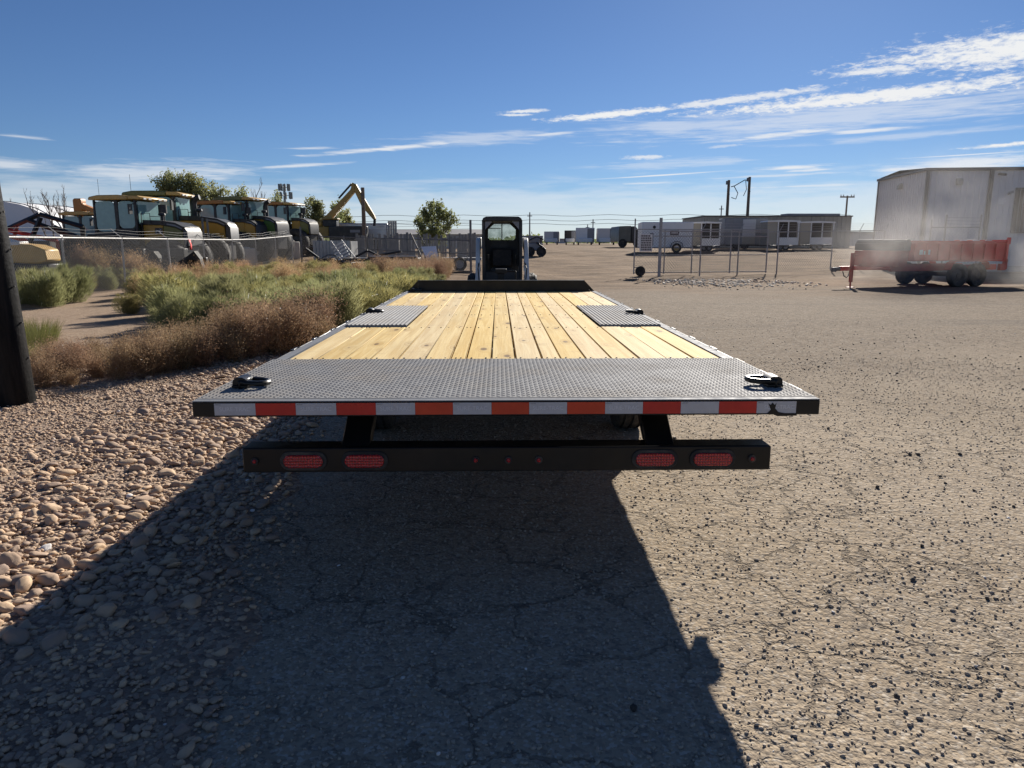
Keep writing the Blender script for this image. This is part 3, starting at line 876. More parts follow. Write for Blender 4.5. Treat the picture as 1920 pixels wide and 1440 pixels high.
# rear sill with reflective tape
sill = MB().box(-W, -0.045, DECK - 0.068, W, -0.001, DECK - 0.006).box(-W + 0.01, -0.001, DECK - 0.068, W - 0.01, 0.10, DECK - 0.058).build('rear_sill', 'black_paint', TR, bevel=0.003)
cap_ = MB().box(-W, -0.045, DECK - 0.0055, W, -0.003, DECK - 0.0015).build('sill_edge', 'rail_sky_sheen', TR, bevel=0.001)
segs = [401, 477, 552, 627, 701, 774, 845, 917, 988, 1059, 1131, 1202, 1274, 1346, 1418, 1493]
sx = [-W + (q - 360) / 1178.0 * 2 * W for q in segs]
for i in range(len(sx) - 1):
    red = i % 2 == 1
    mt = 'tape_white' if not red else ('tape_orange' if 5 <= i <= 9 else 'tape_red')
    t = MB().box(sx[i] + (0.0008 if red else 0), -0.0462, DECK - 0.061, sx[i + 1] - (0.0008 if red else 0), -0.0448, DECK - 0.011)
    o = t.build('tape_strip', mt, sill, False)
    o['label'] = ('red' if mt == 'tape_red' else 'orange red' if red else 'silver white') + ' strip of the reflective tape'
    mid = (sx[i] + sx[i + 1]) / 2
    if not red:
        if i != 12:
            text_obj('lettering', 'SURE-TRAC', 0.0235, 'tape_print', sill, (mid + (0.012 if i == 14 else 0), -0.0465, DECK - 0.036), (R(90), 0, 0), 0.0003, sx=1.05)
        text_obj('lettering', 'DOT-C2', 0.006, 'sign_print', sill, (sx[i] + 0.016, -0.0465, DECK - 0.0165), (R(90), 0, 0), 0.0003)
# the torn place where the black sill shows through the tape, right end
tear = MB().prism([(1.072, DECK - 0.066), (1.090, DECK - 0.046), (1.078, DECK - 0.018), (1.088, DECK - 0.026), (1.096, DECK - 0.016), (1.106, DECK - 0.027),
                   (1.112, DECK - 0.018), (1.108, DECK - 0.040), (1.122, DECK - 0.056), (1.15, DECK - 0.061), (1.20, DECK - 0.064), (1.20, DECK - 0.072), (1.12, DECK - 0.074), (1.10, DECK - 0.066)],
                  'y', -0.0480, -0.0463).build('torn_patch', 'black_paint', sill, False)
# deck planks
bounds = [75, 188, 300, 408, 520, 630, 733, 797, 900, 1000, 1110, 1187, 1290, 1397, 1510, 1622, 1735, 1845]
ww = 1.212
bx = [-ww + (q - 75) / 1770.0 * 2 * ww for q in bounds]
PL = {}
def plank(x0, x1, y0, y1):
    g0 = random.uniform(0.0015, 0.0045); g1 = random.uniform(0.0015, 0.0045)
    sk = random.uniform(-0.002, 0.002)
    zt = DECK - 0.004 + random.uniform(-0.002, 0.002)
    vs = [(x0 + g0, y0, zt - 0.038), (x1 - g1, y0, zt - 0.038), (x1 - g1 + sk, y1, zt - 0.038), (x0 + g0 + sk, y1, zt - 0.038),
          (x0 + g0, y0, zt), (x1 - g1, y0, zt), (x1 - g1 + sk, y1, zt), (x0 + g0 + sk, y1, zt)]
    MB().add(vs, [(3, 2, 1, 0), (4, 5, 6, 7), (0, 1, 5, 4), (1, 2, 6, 5), (2, 3, 7, 6), (3, 0, 4, 7)]).build('deck_plank', 'pine_plank', TR, True, 0.003)
for i in range(len(bx) - 1):
    x0, x1 = bx[i], bx[i + 1]
    if i in (8, 9):
        x0 += 0.003
    if x1 < -0.74 or x0 > 0.75 - 0.02:
        plank(x0, x1, 1.044, 2.655); plank(x0, x1, 4.425, LEN - 0.03)
    else:
        plank(x0, x1, 1.044, LEN - 0.03)
# deck screws
sc = MB()
for i in range(len(bx) - 1):
    for yy in (1.09, 2.6, 3.6, 4.6, 5.7, 6.8):
        xm0 = bx[i] + 0.03; xm1 = bx[i + 1] - 0.03
        for q in (xm0, xm1):
            if 2.65 < yy < 4.43 and abs(q) > 0.73:
                continue
            sc.cyl((q, yy, DECK - 0.006), (q, yy, DECK - 0.0008), 0.0048, n=6)
o = sc.build('deck_screws', 'dark_steel', TR); o['kind'] = 'stuff'
for s in (-1, 1):
    r_ = MB().box(1.217 if s > 0 else -1.276, 1.042, DECK - 0.09, 1.276 if s > 0 else -1.217, LEN, DECK - 0.001)
    r_.build('side_rail', 'rail_sky_sheen', TR, bevel=0.003)
    b_ = MB()
    b_.box(min(s * (W - 0.001), s * (W - 0.045)), 0.0, DECK - 0.068, max(s * (W - 0.001), s * (W - 0.045)), 1.04, DECK - 0.0055)
    b_.build('side_channel', 'black_paint', TR)
    rb = MB().box(min(s * 1.297, s * 1.305), 0.10, DECK - 0.082, max(s * 1.297, s * 1.305), LEN - 0.05, DECK - 0.012)
    rb.build('rub_rail', 'black_paint', TR, bevel=0.002)
    for yy in (0.24, 0.62, 1.0, 1.5, 2.0, 2.55, 3.1, 3.75, 4.3, 4.9, 5.5, 6.1, 6.6):
        xa, xb = (1.277, 1.296) if yy > 1.04 else (1.2962, 1.300)
        sp_ = MB().box(min(s * xa, s * xb), yy - 0.055, DECK - 0.088, max(s * xa, s * xb), yy - 0.045, DECK - 0.004)
        sp_.box(min(s * xa, s * xb), yy + 0.045, DECK - 0.088, max(s * xa, s * xb), yy + 0.055, DECK - 0.004)
        sp_.box(min(s * 1.2945, s * 1.309), yy - 0.07, DECK - 0.086, max(s * 1.2945, s * 1.309), yy + 0.07, DECK - 0.006)
        sp_.build('stake_pocket', 'black_paint', TR, bevel=0.002)
# strap winch under the right rail
w_ = MB().box(1.306, 0.94, DECK - 0.13, 1.314, 1.10, DECK - 0.03).box(1.306, 0.94, DECK - 0.13, 1.362, 0.95, DECK - 0.04).box(1.306, 1.09, DECK - 0.13, 1.362, 1.10, DECK - 0.04)
w_.cyl((1.338, 0.925, DECK - 0.085), (1.338, 1.105, DECK - 0.085), 0.034, n=14)
w_.build('strap_winch', 'black_paint', TR)
# headboard along the front edge
hb = MB().box(-1.12, LEN, DECK - 0.09, 1.12, LEN + 0.01, DECK + 0.145).box(-1.12, LEN - 0.045, DECK + 0.137, 1.12, LEN, DECK + 0.145)
hb.build('headboard', 'black_paint', TR, bevel=0.002)
for s in (-1, 1):
    g_ = MB().add([(s * 1.121, LEN + 0.005, DECK + 0.14), (s * 1.255, LEN - 0.02, DECK + 0.0), (s * 1.121, LEN + 0.005, DECK - 0.01),
                   (s * 1.121, LEN + 0.015, DECK + 0.14), (s * 1.255, LEN - 0.008, DECK + 0.0), (s * 1.121, LEN + 0.015, DECK - 0.01)],
                  [(0, 1, 2), (5, 4, 3), (0, 3, 4, 1), (1, 4, 5, 2), (2, 5, 3, 0)])
    g_.box(s * 1.18 - 0.004, LEN - 0.12, DECK, s * 1.18 + 0.004, LEN, DECK + 0.02)
    g_.build('headboard_gusset', 'black_paint', TR, False)
# tie-down rings
def d_ring(x, y, s, up):
    z = DECK + 0.004
    br = MB()
    br.tube([(x - s * 0.0, y - 0.05, z - 0.004), (x, y - 0.05, z + 0.028), (x, y - 0.028, z + 0.040), (x, y + 0.028, z + 0.040), (x, y + 0.05, z + 0.028), (x, y + 0.05, z - 0.004)], 0.006, 6)
    br.box(x - 0.035, y - 0.052, z, x + 0.035, y + 0.052, z + 0.012)
    br.prism([(x - 0.034, z + 0.012), (x + 0.034, z + 0.012), (x + 0.03, z + 0.036), (x + 0.012, z + 0.046), (x - 0.012, z + 0.046), (x - 0.03, z + 0.036)], 'y', y - 0.046, y + 0.046)
    b = br.build('ring_bracket', 'black_paint', TR, True, 0.003)
    pts = []
    d = -s
    for (u, w2) in ((0.0, -0.045), (0.025, -0.048), (0.075, -0.046), (0.105, -0.028), (0.112, 0.0), (0.105, 0.028), (0.075, 0.046), (0.025, 0.048), (0.0, 0.045)):
        pts.append((x + d * u, y + w2, z + 0.024 + up * u * 1.0 - 0.06 * u))
    MB().tube(pts, 0.0125, 9, closed=True).build('tie_ring', 'black_paint', b)
d_ring(-1.185, 0.25, -1, 0.0); d_ring(1.195, 0.235, 1, 0.08)
d_ring(-1.215, 3.72, -1, 0.0); d_ring(1.225, 3.55, 1, 0.1)
d_ring(-1.17, 6.70, -1, 0.0)
# bumper beam and lights
bz0, bz1 = 0.555, 0.66
bm_ = MB().box(-1.11, -0.03, bz0, 1.11, -0.022, bz1).box(-1.11, -0.022, bz1 - 0.008, 1.11, 0.085, bz1).box(-1.11, -0.022, bz0, 1.11, 0.085, bz0 + 0.008)
bm_.box(-1.11, -0.022, bz0 + 0.008, -1.102, 0.085, bz1 - 0.008).box(1.102, -0.022, bz0 + 0.008, 1.11, 0.085, bz1 - 0.008)
bm_.build('rear_bumper', 'black_paint', TR, bevel=0.004)
def oval(mb, cx, cz, hw, hh, y0, y1, n=10):
    pts = []
    for i in range(n + 1):
        a = -math.pi / 2 + math.pi * i / n
        pts.append((cx + hw - hh + hh * math.cos(a), cz + hh * math.sin(a)))
    for i in range(n + 1):
        a = math.pi / 2 + math.pi * i / n
        pts.append((cx - hw + hh + hh * math.cos(a), cz + hh * math.sin(a)))
    mb.prism(pts, 'y', y0, y1)
for cx_ in (-0.857, -0.602, 0.617, 0.862):
    q = MB(); oval(q, cx_, 0.606, 0.098, 0.041, -0.0385, -0.0305)
    g = q.build('tail_light', 'rubber', TR, bevel=0.003)
    q = MB(); oval(q, cx_, 0.606, 0.082, 0.028, -0.046, -0.039)
    q.build('lens', 'lens_red', g, bevel=0.004)
for cx_ in (-1.06, -0.137, 0.0, 0.127, 1.03):
    q = MB().lathe([(0, -0.040), (0.016, -0.039), (0.017, -0.0305)], (cx_, 0, 0.606), 'y', 14)
    g = q.build('marker_light', 'rubber', TR)
    MB().lathe([(0, -0.046), (0.006, -0.0455), (0.009, -0.0405)], (cx_, 0, 0.606), 'y', 12).build('lens', 'lens_red', g)
for s in (-1, 1):
    x0, x1 = (0.585, 0.705) if s > 0 else (-0.705, -0.585)
    MB().add([(x0, 0.0, bz1), (x1, 0.0, bz1), (x1, 0.085, bz1), (x0, 0.085, bz1), (x0, 0.20, DECK - 0.07), (x1, 0.20, DECK - 0.07), (x1, 0.30, DECK - 0.07), (x0, 0.30, DECK - 0.07)],
             [(3, 2, 1, 0), (4, 5, 6, 7), (0, 1, 5, 4), (1, 2, 6, 5), (2, 3, 7, 6), (3, 0, 4, 7)]).build('bumper_bracket', 'black_paint', TR, bevel=0.004)
    # main beam: an I section
    xb = s * 0.47
    MB().box(xb - 0.006, 1.3, DECK - 0.33, xb + 0.006, 8.0, DECK - 0.105).box(xb - 0.06, 1.3, DECK - 0.105, xb + 0.06, 8.0, DECK - 0.095).box(xb - 0.06, 1.3, DECK - 0.34, xb + 0.06, 8.0, DECK - 0.33).build('main_beam', 'black_paint', TR)
    MB().cyl((s * 0.6, 7.95, DECK - 0.22), (0.06 * s, 9.0, DECK - 0.22), 0.06, n=4).build('drawbar', 'black_paint', TR)
for i in range(15):
    y = 0.35 + i * 0.45
    MB().box(-1.20, y - 0.03, DECK - 0.093, 1.20, y + 0.03, DECK - 0.0465).build('crossmember', 'black_paint', TR)
MB().box(-0.07, 8.85, DECK - 0.30, 0.07, 9.5, DECK - 0.16).build('coupler', 'black_paint', TR, bevel=0.01)
jk = MB().box(-0.055, 7.93, 0.25, 0.055, 8.04, 1.06).box(-0.085, 7.92, 1.06, 0.085, 8.05, 1.125).cyl((0.0, 7.985, 0.03), (0.0, 7.985, 0.25), 0.03).box(-0.12, 7.87, 0.0, 0.12, 8.10, 0.03)
jk.cyl((0.085, 7.985, 1.09), (0.22, 7.985, 1.09), 0.01).cyl((0.22, 7.985, 1.09), (0.22, 7.985, 0.96), 0.01)
jk.build('tongue_jack', 'black_paint', TR, bevel=0.006)
MB().box(-1.2, 0.86, DECK - 0.0465, 1.2, 1.10, DECK - 0.0445).build('sun_leak_strip', 'black_paint', TR)  # unseen strip added to stop sun leaking through the plate and plank joint
for s in (-1, 1):
    for yy in (2.52, 4.30):
        MB().box(s * 0.70 if s > 0 else -1.2, yy, DECK - 0.0465, 1.2 if s > 0 else -0.70, yy + 0.2, DECK - 0.0445).build('sun_leak_strip', 'black_paint', TR)  # more added strips, blocking sun leaks at the wheel plate ends
# two axles, four wheels
def wheel(parent, x, y, r, w, side, name='wheel', rimmat='machine_white', hub=True):
    t = MB()
    prof = []
    h = w / 2
    prof = [(r * 0.62, -h * 0.86), (r * 0.80, -h), (r * 0.95, -h * 0.92), (r, -h * 0.72)]
    for k in (-0.62, -0.55, -0.2, -0.13, 0.13, 0.2, 0.55, 0.62):
        prof.append((r if abs(k) in (0.62, 0.2) and k < 0 or k in (0.13, 0.55) else r, k * h))
    grooves = [(r, -0.66 * h), (r - 0.012, -0.62 * h), (r - 0.012, -0.5 * h), (r, -0.46 * h), (r, -0.12 * h), (r - 0.012, -0.08 * h), (r - 0.012, 0.08 * h), (r, 0.12 * h), (r, 0.46 * h), (r - 0.012, 0.5 * h), (r - 0.012, 0.62 * h), (r, 0.66 * h)]
    prof = [(r * 0.62, -h * 0.86), (r * 0.80, -h), (r * 0.95, -h * 0.92)] + grooves + [(r * 0.95, h * 0.92), (r * 0.80, h), (r * 0.62, h * 0.86)]
    t.lathe(prof, (x, y, r), 'x', 28)
    root = t.build(name, 'rubber', parent)
    q = MB().lathe([(0, side * h * 0.35), (r * 0.2, side * h * 0.4), (r * 0.22, side * h * 0.2), (r * 0.5, side * h * 0.1), (r * 0.56, side * h * 0.7), (r * 0.62, side * h * 0.8), (r * 0.62, -side * h * 0.8)], (x, y, r), 'x', 20)
    q.build('rim', rimmat, root)
    return root
for yy in (2.88, 3.74):
    MB().cyl((-1.0, yy, 0.36), (1.0, yy, 0.36), 0.05, n=10).build('axle', 'dark_steel', TR)
    for s in (-1, 1):
        wheel(TR, s * 1.015, yy, 0.365, 0.235, s)
# ================================================================== surroundings
def lat(px, Y):
    """x of a survey column px (of 1920) at forward distance Y, near the horizon"""
    a = (px - 960) / 1360
    y = math.cos(PITCH) + 0.19 * math.sin(PITCH)
    c, s = math.cos(YAW), math.sin(YAW)
    return Y * (a * c - y * s) / (a * s + y * c)
def hgt(py, Y):
    """height that shows at image row py at forward distance Y"""
    b_ = (720 - py) / 1360
    return EYE + Y * (-math.sin(PITCH) + b_ * math.cos(PITCH)) / (math.cos(PITCH) + b_ * math.sin(PITCH))

# ------------------------------------------------------------------ white metal building
BL = thing('metal_building', 'large white corrugated metal building with grey trim behind the red dump trailer', 'building', (21.9, 38.0, 0.0), R(-8))
BH, BWD, BDP = 5.25, 18.0, 6.6
def ribbed(mb, x0, x1, z0, z1, y, d, pitch=0.3, axis='x'):
    # a wall sheet with vertical ribs, outward = -y (axis x) or -x (axis y)
    prof = []
    u = x0
    while u < x1 - 1e-6:
        e = min(x1, u + pitch)
        prof += [(u, 0), (min(e, u + pitch * 0.62), 0), (min(e, u + pitch * 0.72), -d), (min(e, u + pitch * 0.90), -d)]
        u = e
    prof.append((x1, 0))
    vs = []
    for (q, dd) in prof:
        for z in (z0, z1):
            vs.append((q, y + dd, z) if axis == 'x' else (y + dd, q, z))
    n = len(prof)
    mb.add(vs, [(2 * i, 2 * i + 2, 2 * i + 3, 2 * i + 1) for i in range(n - 1)])
    return mb
ribbed(MB(), 0, BWD, 0.35, BH - 0.12, 0, 0.03).build('front_wall', 'white_panel', BL, False)
ribbed(MB(), 0, BDP, 0.35, BH - 0.12, 0, 0.03, axis='y').build('side_wall', 'white_panel', BL, False)
MB().box(0.02, 0.02, 0, BWD, BDP, 0.35).build('foundation', 'concrete', BL)
MB().box(0.05, BDP - 0.05, 0.35, BWD, BDP, BH - 0.1).box(BWD - 0.05, 0.04, 0.35, BWD, BDP - 0.05, BH - 0.1).build('back_wall', 'white_panel', BL)
MB().add([(-0.12, -0.12, BH), (BWD, -0.12, BH), (BWD, BDP / 2, BH + 0.2), (-0.12, BDP / 2, BH + 0.2), (BWD, BDP, BH), (-0.12, BDP, BH)], [(0, 1, 2, 3), (3, 2, 4, 5)]).build('roof', 'trim_grey', BL, False)
MB().box(-0.13, -0.14, BH - 0.14, BWD, -0.035, BH + 0.01).build('gutter', 'trim_grey', BL, bevel=0.01)
MB().box(-0.14, -0.03, BH - 0.13, -0.035, BDP, BH + 0.01).build('gutter', 'trim_grey', BL, bevel=0.01)
MB().box(-0.06, BDP - 0.1, 0.3, 0.0, BDP + 0.02, BH - 0.14).build('corner_trim', 'trim_grey', BL)
for xx in (0.0, 3.05, 8.5, 14.0):
    MB().box(xx - 0.06, -0.16, 0.4, xx + 0.10, -0.035, BH - 0.14).box(xx - 0.05, -0.3, 0.32, xx + 0.09, -0.035, 0.42).build('downspout', 'trim_grey', BL, bevel=0.01)
for (xx, yy) in ((1.55, None), (None, 3.0)):
    if yy is None:
        MB().prism([(-0.24, 4.42), (-0.04, 4.42), (-0.035, 4.72), (-0.12, 4.74), (-0.24, 4.62)], 'x', xx - 0.14, xx + 0.14).build('wall_lamp', 'tan_metal', BL, bevel=0.01)
    else:
        MB().prism([(-0.24, 4.42), (-0.04, 4.42), (-0.035, 4.72), (-0.12, 4.74), (-0.24, 4.62)], 'y', yy - 0.14, yy + 0.14).build('wall_lamp', 'tan_metal', BL, bevel=0.01)
MB().box(3.38, -0.16, 4.88, 3.46, -0.03, 4.98).cyl((3.42, -0.16, 4.92), (3.62, -0.36, 4.87), 0.06, n=10).build('security_camera', 'machine_black', BL)
MB().cyl((3.98, -0.05, 3.95), (3.98, -0.2, 4.0), 0.05, n=8).cyl((3.9, -0.2, 3.98), (4.1, -0.26, 4.05), 0.06, n=8).build('floodlight', 'machine_grey', BL)
sg = MB().box(3.52, -0.045, 3.42, 3.98, -0.035, 3.78).build('wall_sign', 'white_panel', BL)
q = MB()
for k, (zz, l) in enumerate(((3.70, 0.3), (3.60, 0.36), (3.50, 0.26))):
    for i in range(5):
        q.box(3.57 + i * l / 5, -0.048, zz - 0.03, 3.57 + (i + 0.7) * l / 5, -0.046, zz + 0.03)
q.build('sign_lines', 'sign_white', sg)
wf = MB()
for (a, b_, c_, d_) in ((4.30, 2.0, 4.40, 4.25), (6.00, 2.0, 6.10, 4.25), (4.40, 4.15, 6.00, 4.25), (4.40, 2.0, 6.00, 2.1)):
    wf.box(a, -0.09, b_, c_, -0.031, d_)
wf = wf.build('window', 'trim_grey', BL)
MB().box(4.40, -0.04, 2.1, 6.00, -0.034, 4.15).build('pane', 'screen_dark', wf)
for i in range(9):
    MB().cyl((4.50 + i * 0.175, -0.12, 2.05), (4.50 + i * 0.175, -0.12, 4.2), 0.018, n=6).build('security_bar', 'machine_grey', wf)

# ------------------------------------------------------------------ red dump trailer
DR = thing('dump_trailer', 'red tandem axle dump trailer with grey tarp roll, half hidden in dust', 'trailer', (16.40, 25.30, 0), R(20))
# local: +x to the rear, near side at y=0, far side y=2.2
fx0, fx1 = -2.72, 1.88
b0, b1 = 0.92, 1.56
def red_part(mb, name, mat='red_paint', bevel=0.008):
    return mb.build(name, mat, DR, True, bevel)
for yy in (0.12, 2.04):
    sd = red_part(MB().box(fx0, yy, b0, fx1, yy + 0.04, b1), 'bed_side')
    for i in range(9):
        xx = fx0 + 0.15 + i * 0.56
        o = MB().box(xx, yy - 0.055 if yy < 1 else yy + 0.041, b0 + 0.02, xx + 0.09, yy - 0.001 if yy < 1 else yy + 0.095, b1 - 0.08).build('side_post', 'red_paint', sd, bevel=0.006)
    red_part(MB().box(fx0, yy - 0.06, b1 - 0.075, fx1, yy + 0.06, b1 + 0.02), 'top_rail')
red_part(MB().box(fx0 + 0.001, 0.165, b0, fx0 + 0.04, 2.035, b1 - 0.08), 'bed_front', 'red_dull')
red_part(MB().box(fx0, 0.165, b0 - 0.02, fx1 - 0.05, 2.035, b0 + 0.02), 'bed_floor', 'red_dull')
gt = red_part(MB().box(fx1 + 0.002, 0.05, b0 - 0.06, fx1 + 0.05, 2.15, b1 + 0.06).box(fx1 - 0.06, 0.02, b1 - 0.1, fx1 + 0.12, 0.058, b1 + 0.14), 'tailgate')
red_part(MB().box(fx1 + 0.055, 0.02, b0 - 0.34, fx1 + 0.09, 0.2, b0 + 0.02).box(fx1 - 0.3, 0.0, 0.55, fx1 + 0.0, 0.11, 0.78), 'rear_post', 'red_dull')
for i in range(6):
    xx = fx0 + 0.5 + i * 0.62
    red_part(MB().box(xx, 0.055, b1 + 0.021, xx + 0.2, 0.17, b1 + 0.045), 'board_bracket', 'machine_white', 0.004)
red_part(MB().box(-3.2, 0.35, 0.56, fx1, 0.47, 0.76).box(-3.2, 1.70, 0.56, fx1, 1.82, 0.76), 'frame', 'red_dull')
# front tool box and tarp roll
red_part(MB().box(fx0 - 0.42, 0.15, 0.72, fx0 - 0.02, 2.05, 1.24), 'pump_box', 'red_dull')
MB().cyl((fx0 - 0.16, 0.05, 1.50), (fx0 - 0.16, 2.15, 1.50), 0.13, n=14).box(fx0 - 0.34, 0.06, 1.26, fx0 - 0.02, 2.14, 1.50).build('tarp_roll', 'tarp_grey', DR, True, 0.01)
tg = MB()
for s in (0.41, 1.76):
    tg.tube([(-3.15, s, 0.66), (-4.25, 1.09 + (s - 1.09) * 0.12, 0.66)], 0.065, 4)
red_part(tg.box(-4.75, 1.02, 0.58, -4.2, 1.16, 0.73), 'drawbar')
MB().cyl((-4.95, 1.09, 0.64), (-4.7, 1.09, 0.64), 0.07, n=10).box(-5.05, 1.03, 0.55, -4.9, 1.15, 0.70).build('hitch_coupler', 'galv_dark', DR, bevel=0.01)
MB().tube([(-4.62, 1.05, 0.56), (-4.56, 1.04, 0.40), (-4.46, 1.03, 0.35), (-4.36, 1.04, 0.42), (-4.32, 1.05, 0.56)], 0.018, 6).build('safety_chain', 'galv_dark', DR)
red_part(MB().box(-4.36, 0.93, 0.20, -4.26, 1.025, 1.18).cyl((-4.31, 0.98, 0.03), (-4.31, 0.98, 0.2), 0.032).box(-4.42, 0.88, 0.0, -4.2, 1.08, 0.03).cyl((-4.31, 0.93, 1.12), (-4.31, 0.75, 1.12), 0.015), 'jack', 'red_dull')
def wheel_y(parent, x, y, r, w, side, rimmat, name='wheel'):
    h = w / 2
    t = MB().lathe([(r * 0.6, -h * 0.86), (r * 0.80, -h), (r * 0.95, -h * 0.92), (r, -h * 0.6), (r - 0.012, -0.5 * h), (r, -0.4 * h), (r, 0.4 * h), (r - 0.012, 0.5 * h), (r, 0.6 * h), (r * 0.95, h * 0.92), (r * 0.80, h), (r * 0.6, h * 0.86)], (x, y, r), 'y', 24)
    root = t.build(name, 'rubber', parent)
    MB().lathe([(0, side * h * 0.45), (r * 0.2, side * h * 0.5), (r * 0.22, side * h * 0.25), (r * 0.5, side * h * 0.15), (r * 0.55, side * h * 0.7), (r * 0.60, side * h * 0.8), (r * 0.6, -side * h * 0.8)], (x, y, r), 'y', 18).build('rim', rimmat, root)
    return root
for yy, s in ((0.05, -1), (2.15, 1)):
    for xx in (-0.46, 0.46):
        wheel_y(DR, xx, yy, 0.405, 0.25, s, 'machine_black')
    fd = MB()
    pts = [(-0.98, 0.62), (-0.86, 0.84), (-0.72, 0.90), (0.72, 0.90), (0.86, 0.84), (0.98, 0.62)]
    pts2 = [(x * 1.0, z - 0.02) for x, z in reversed(pts)]
    fd.prism(pts + pts2, 'y', yy - 0.14, yy + 0.14)
    fd.build('fender', 'red_paint', DR, False)
MB().cyl((-0.46, 0.1, 0.405), (-0.46, 2.1, 0.405), 0.05).cyl((0.46, 0.1, 0.405), (0.46, 2.1, 0.405), 0.05).build('axles', 'dark_steel', DR)
dc = MB()
for i, (w_, h_) in enumerate(((0.16, 0.16), (0.07, 0.12), (0.1, 0.16))):
    dc.box(-2.35 + i * 0.2, 0.050, 1.12, -2.35 + i * 0.2 + w_, 0.0535, 1.12 + h_)
dc.build('side_decal', 'sign_white', DR)

# ------------------------------------------------------------------ compact skid loader facing the trailer
SK = thing('skid_loader', 'compact skid loader with black cab and white lift arms facing the trailer', 'loader', (0.09, 17.0, 0), R(0))
for s in (-1, 1):
    cabm = MB()
    cabm.box(s * 0.455 if s < 0 else 0.385, -0.32, 0.62, -0.385 if s < 0 else 0.455, -0.24, 2.02)
    cabm.box(s * 0.455 if s < 0 else 0.405, -0.2398, 0.95, -0.405 if s < 0 else 0.455, 0.9, 1.12)
    cabm.box(s * 0.455 if s < 0 else 0.405, 0.82, 1.12, -0.405 if s < 0 else 0.455, 0.9, 2.02)
    cabm.build('cab_side', 'machine_black', SK, bevel=0.012)
MB().prism([(-0.45, 1.985), (-0.43, 2.055), (-0.36, 2.085), (0.36, 2.085), (0.43, 2.055), (0.45, 1.985)], 'y', -0.36, 0.94).build('cab_roof', 'machine_black', SK, True, 0.015)
for s in (-1, 1):
    MB().box(s * 0.45 if s < 0 else 0.40, -0.239, 1.121, -0.40 if s < 0 else 0.45, 0.819, 1.98).build('side_screen', 'screen_dark', SK)
    MB().prism([(s * 0.382, 1.80), (s * 0.382, 1.98), (s * 0.22, 1.98)], 'y', -0.318, -0.26).build('corner_plate', 'machine_grey', SK, False)
# rear wall with an eight sided opening
ow = [(-0.33, 1.62), (-0.28, 1.575), (0.28, 1.575), (0.33, 1.62), (0.33, 1.82), (0.19, 1.95), (-0.19, 1.95), (-0.33, 1.82)]
rw = MB()
outer = [(-0.40, 1.60), (-0.30, 0.7), (0.30, 0.7), (0.40, 1.60), (0.40, 1.85), (0.22, 1.985), (-0.22, 1.985), (-0.40, 1.85)]
vs = [(p[0], 0.80, p[1]) for p in ow] + [(p[0], 0.80, p[1]) for p in [(-0.402, 1.62), (-0.402, 0.7), (0.402, 0.7), (0.402, 1.62), (0.402, 1.84), (0.2, 1.983), (-0.2, 1.983), (-0.402, 1.84)]]
rw.add(vs, [(i, (i + 1) % 8, 8 + (i + 1) % 8, 8 + i) for i in range(8)])
rw.add([(0.2, 0.80, 1.983), (0.402, 0.80, 1.983), (0.402, 0.80, 1.84), (-0.2, 0.80, 1.983), (-0.402, 0.80, 1.983), (-0.402, 0.80, 1.84)], [(0, 1, 2), (3, 4, 5)])
rw = rw.build('rear_wall', 'machine_black', SK, False)
md = rw.modifiers.new('thick', 'SOLIDIFY'); md.thickness = 0.03
g = MB().prism(ow, 'y', 0.812, 0.818).build('rear_window', 'rear_glass', SK, False)
MB().box(-0.012, 0.78, 1.57, 0.012, 0.797, 1.95).box(-0.33, 0.78, 1.84, -0.02, 0.797, 1.855).build('window_bar', 'machine_black', SK)
st = MB().box(-0.25, 0.42, 0.95, 0.25, 0.54, 1.38).box(-0.26, -0.02, 0.82, 0.26, 0.45, 0.94).build('seat', 'seat_black', SK, True, 0.04)
MB().box(-0.40, -0.22, 0.56, 0.40, 0.80, 0.70).box(-0.40, -0.29, 0.62, 0.40, -0.24, 0.86).build('cab_floor', 'machine_black', SK, True, 0.01)
for s in (-1, 1):
    MB().cyl((s * 0.3, 0.05, 0.94), (s * 0.32, -0.05, 1.16), 0.016, n=8).cyl((s * 0.32, -0.05, 1.16), (s * 0.32, -0.06, 1.24), 0.028, n=8).build('control_lever', 'machine_black', SK)
    xo = (0.50, 0.60) if s > 0 else (-0.60, -0.50)
    MB().prism([(1.35, 1.64), (1.35, 1.46), (0.1, 1.30), (-0.55, 0.62), (-0.62, 0.42), (-0.80, 0.42), (-0.72, 0.72), (-0.02, 1.52), (0.2, 1.62)], 'x', xo[0], xo[1]).build('lift_arm', 'machine_white', SK, True, 0.01)
    MB().cyl((s * 0.55, 0.9, 0.85), (s * 0.55, -0.1, 1.22), 0.035, n=8).build('lift_cylinder', 'chrome', SK)
    for yy in (-0.30, 0.72):
        wheel(SK, s * 0.66, yy, 0.40, 0.26, s, rimmat='machine_white')
MB().box(-0.49, -0.1, 0.22, 0.49, 1.4, 0.56).box(-0.44, 0.92, 0.57, 0.44, 1.5, 1.25).build('body', 'machine_grey', SK, True, 0.02)
MB().box(-0.56, -0.92, 0.36, 0.56, -0.84, 0.68).box(-0.6, -0.86, 0.44, 0.6, -0.80, 0.54).build('attachment_plate', 'machine_grey', SK, True, 0.01)
MB().tube([(-0.52, -0.78, 0.7), (-0.54, -0.7, 0.95), (-0.52, -0.3, 1.1)], 0.014, 6).tube([(0.52, -0.78, 0.7), (0.54, -0.7, 0.95), (0.50, -0.3, 1.1)], 0.014, 6).build('hydraulic_hose', 'rubber', SK)

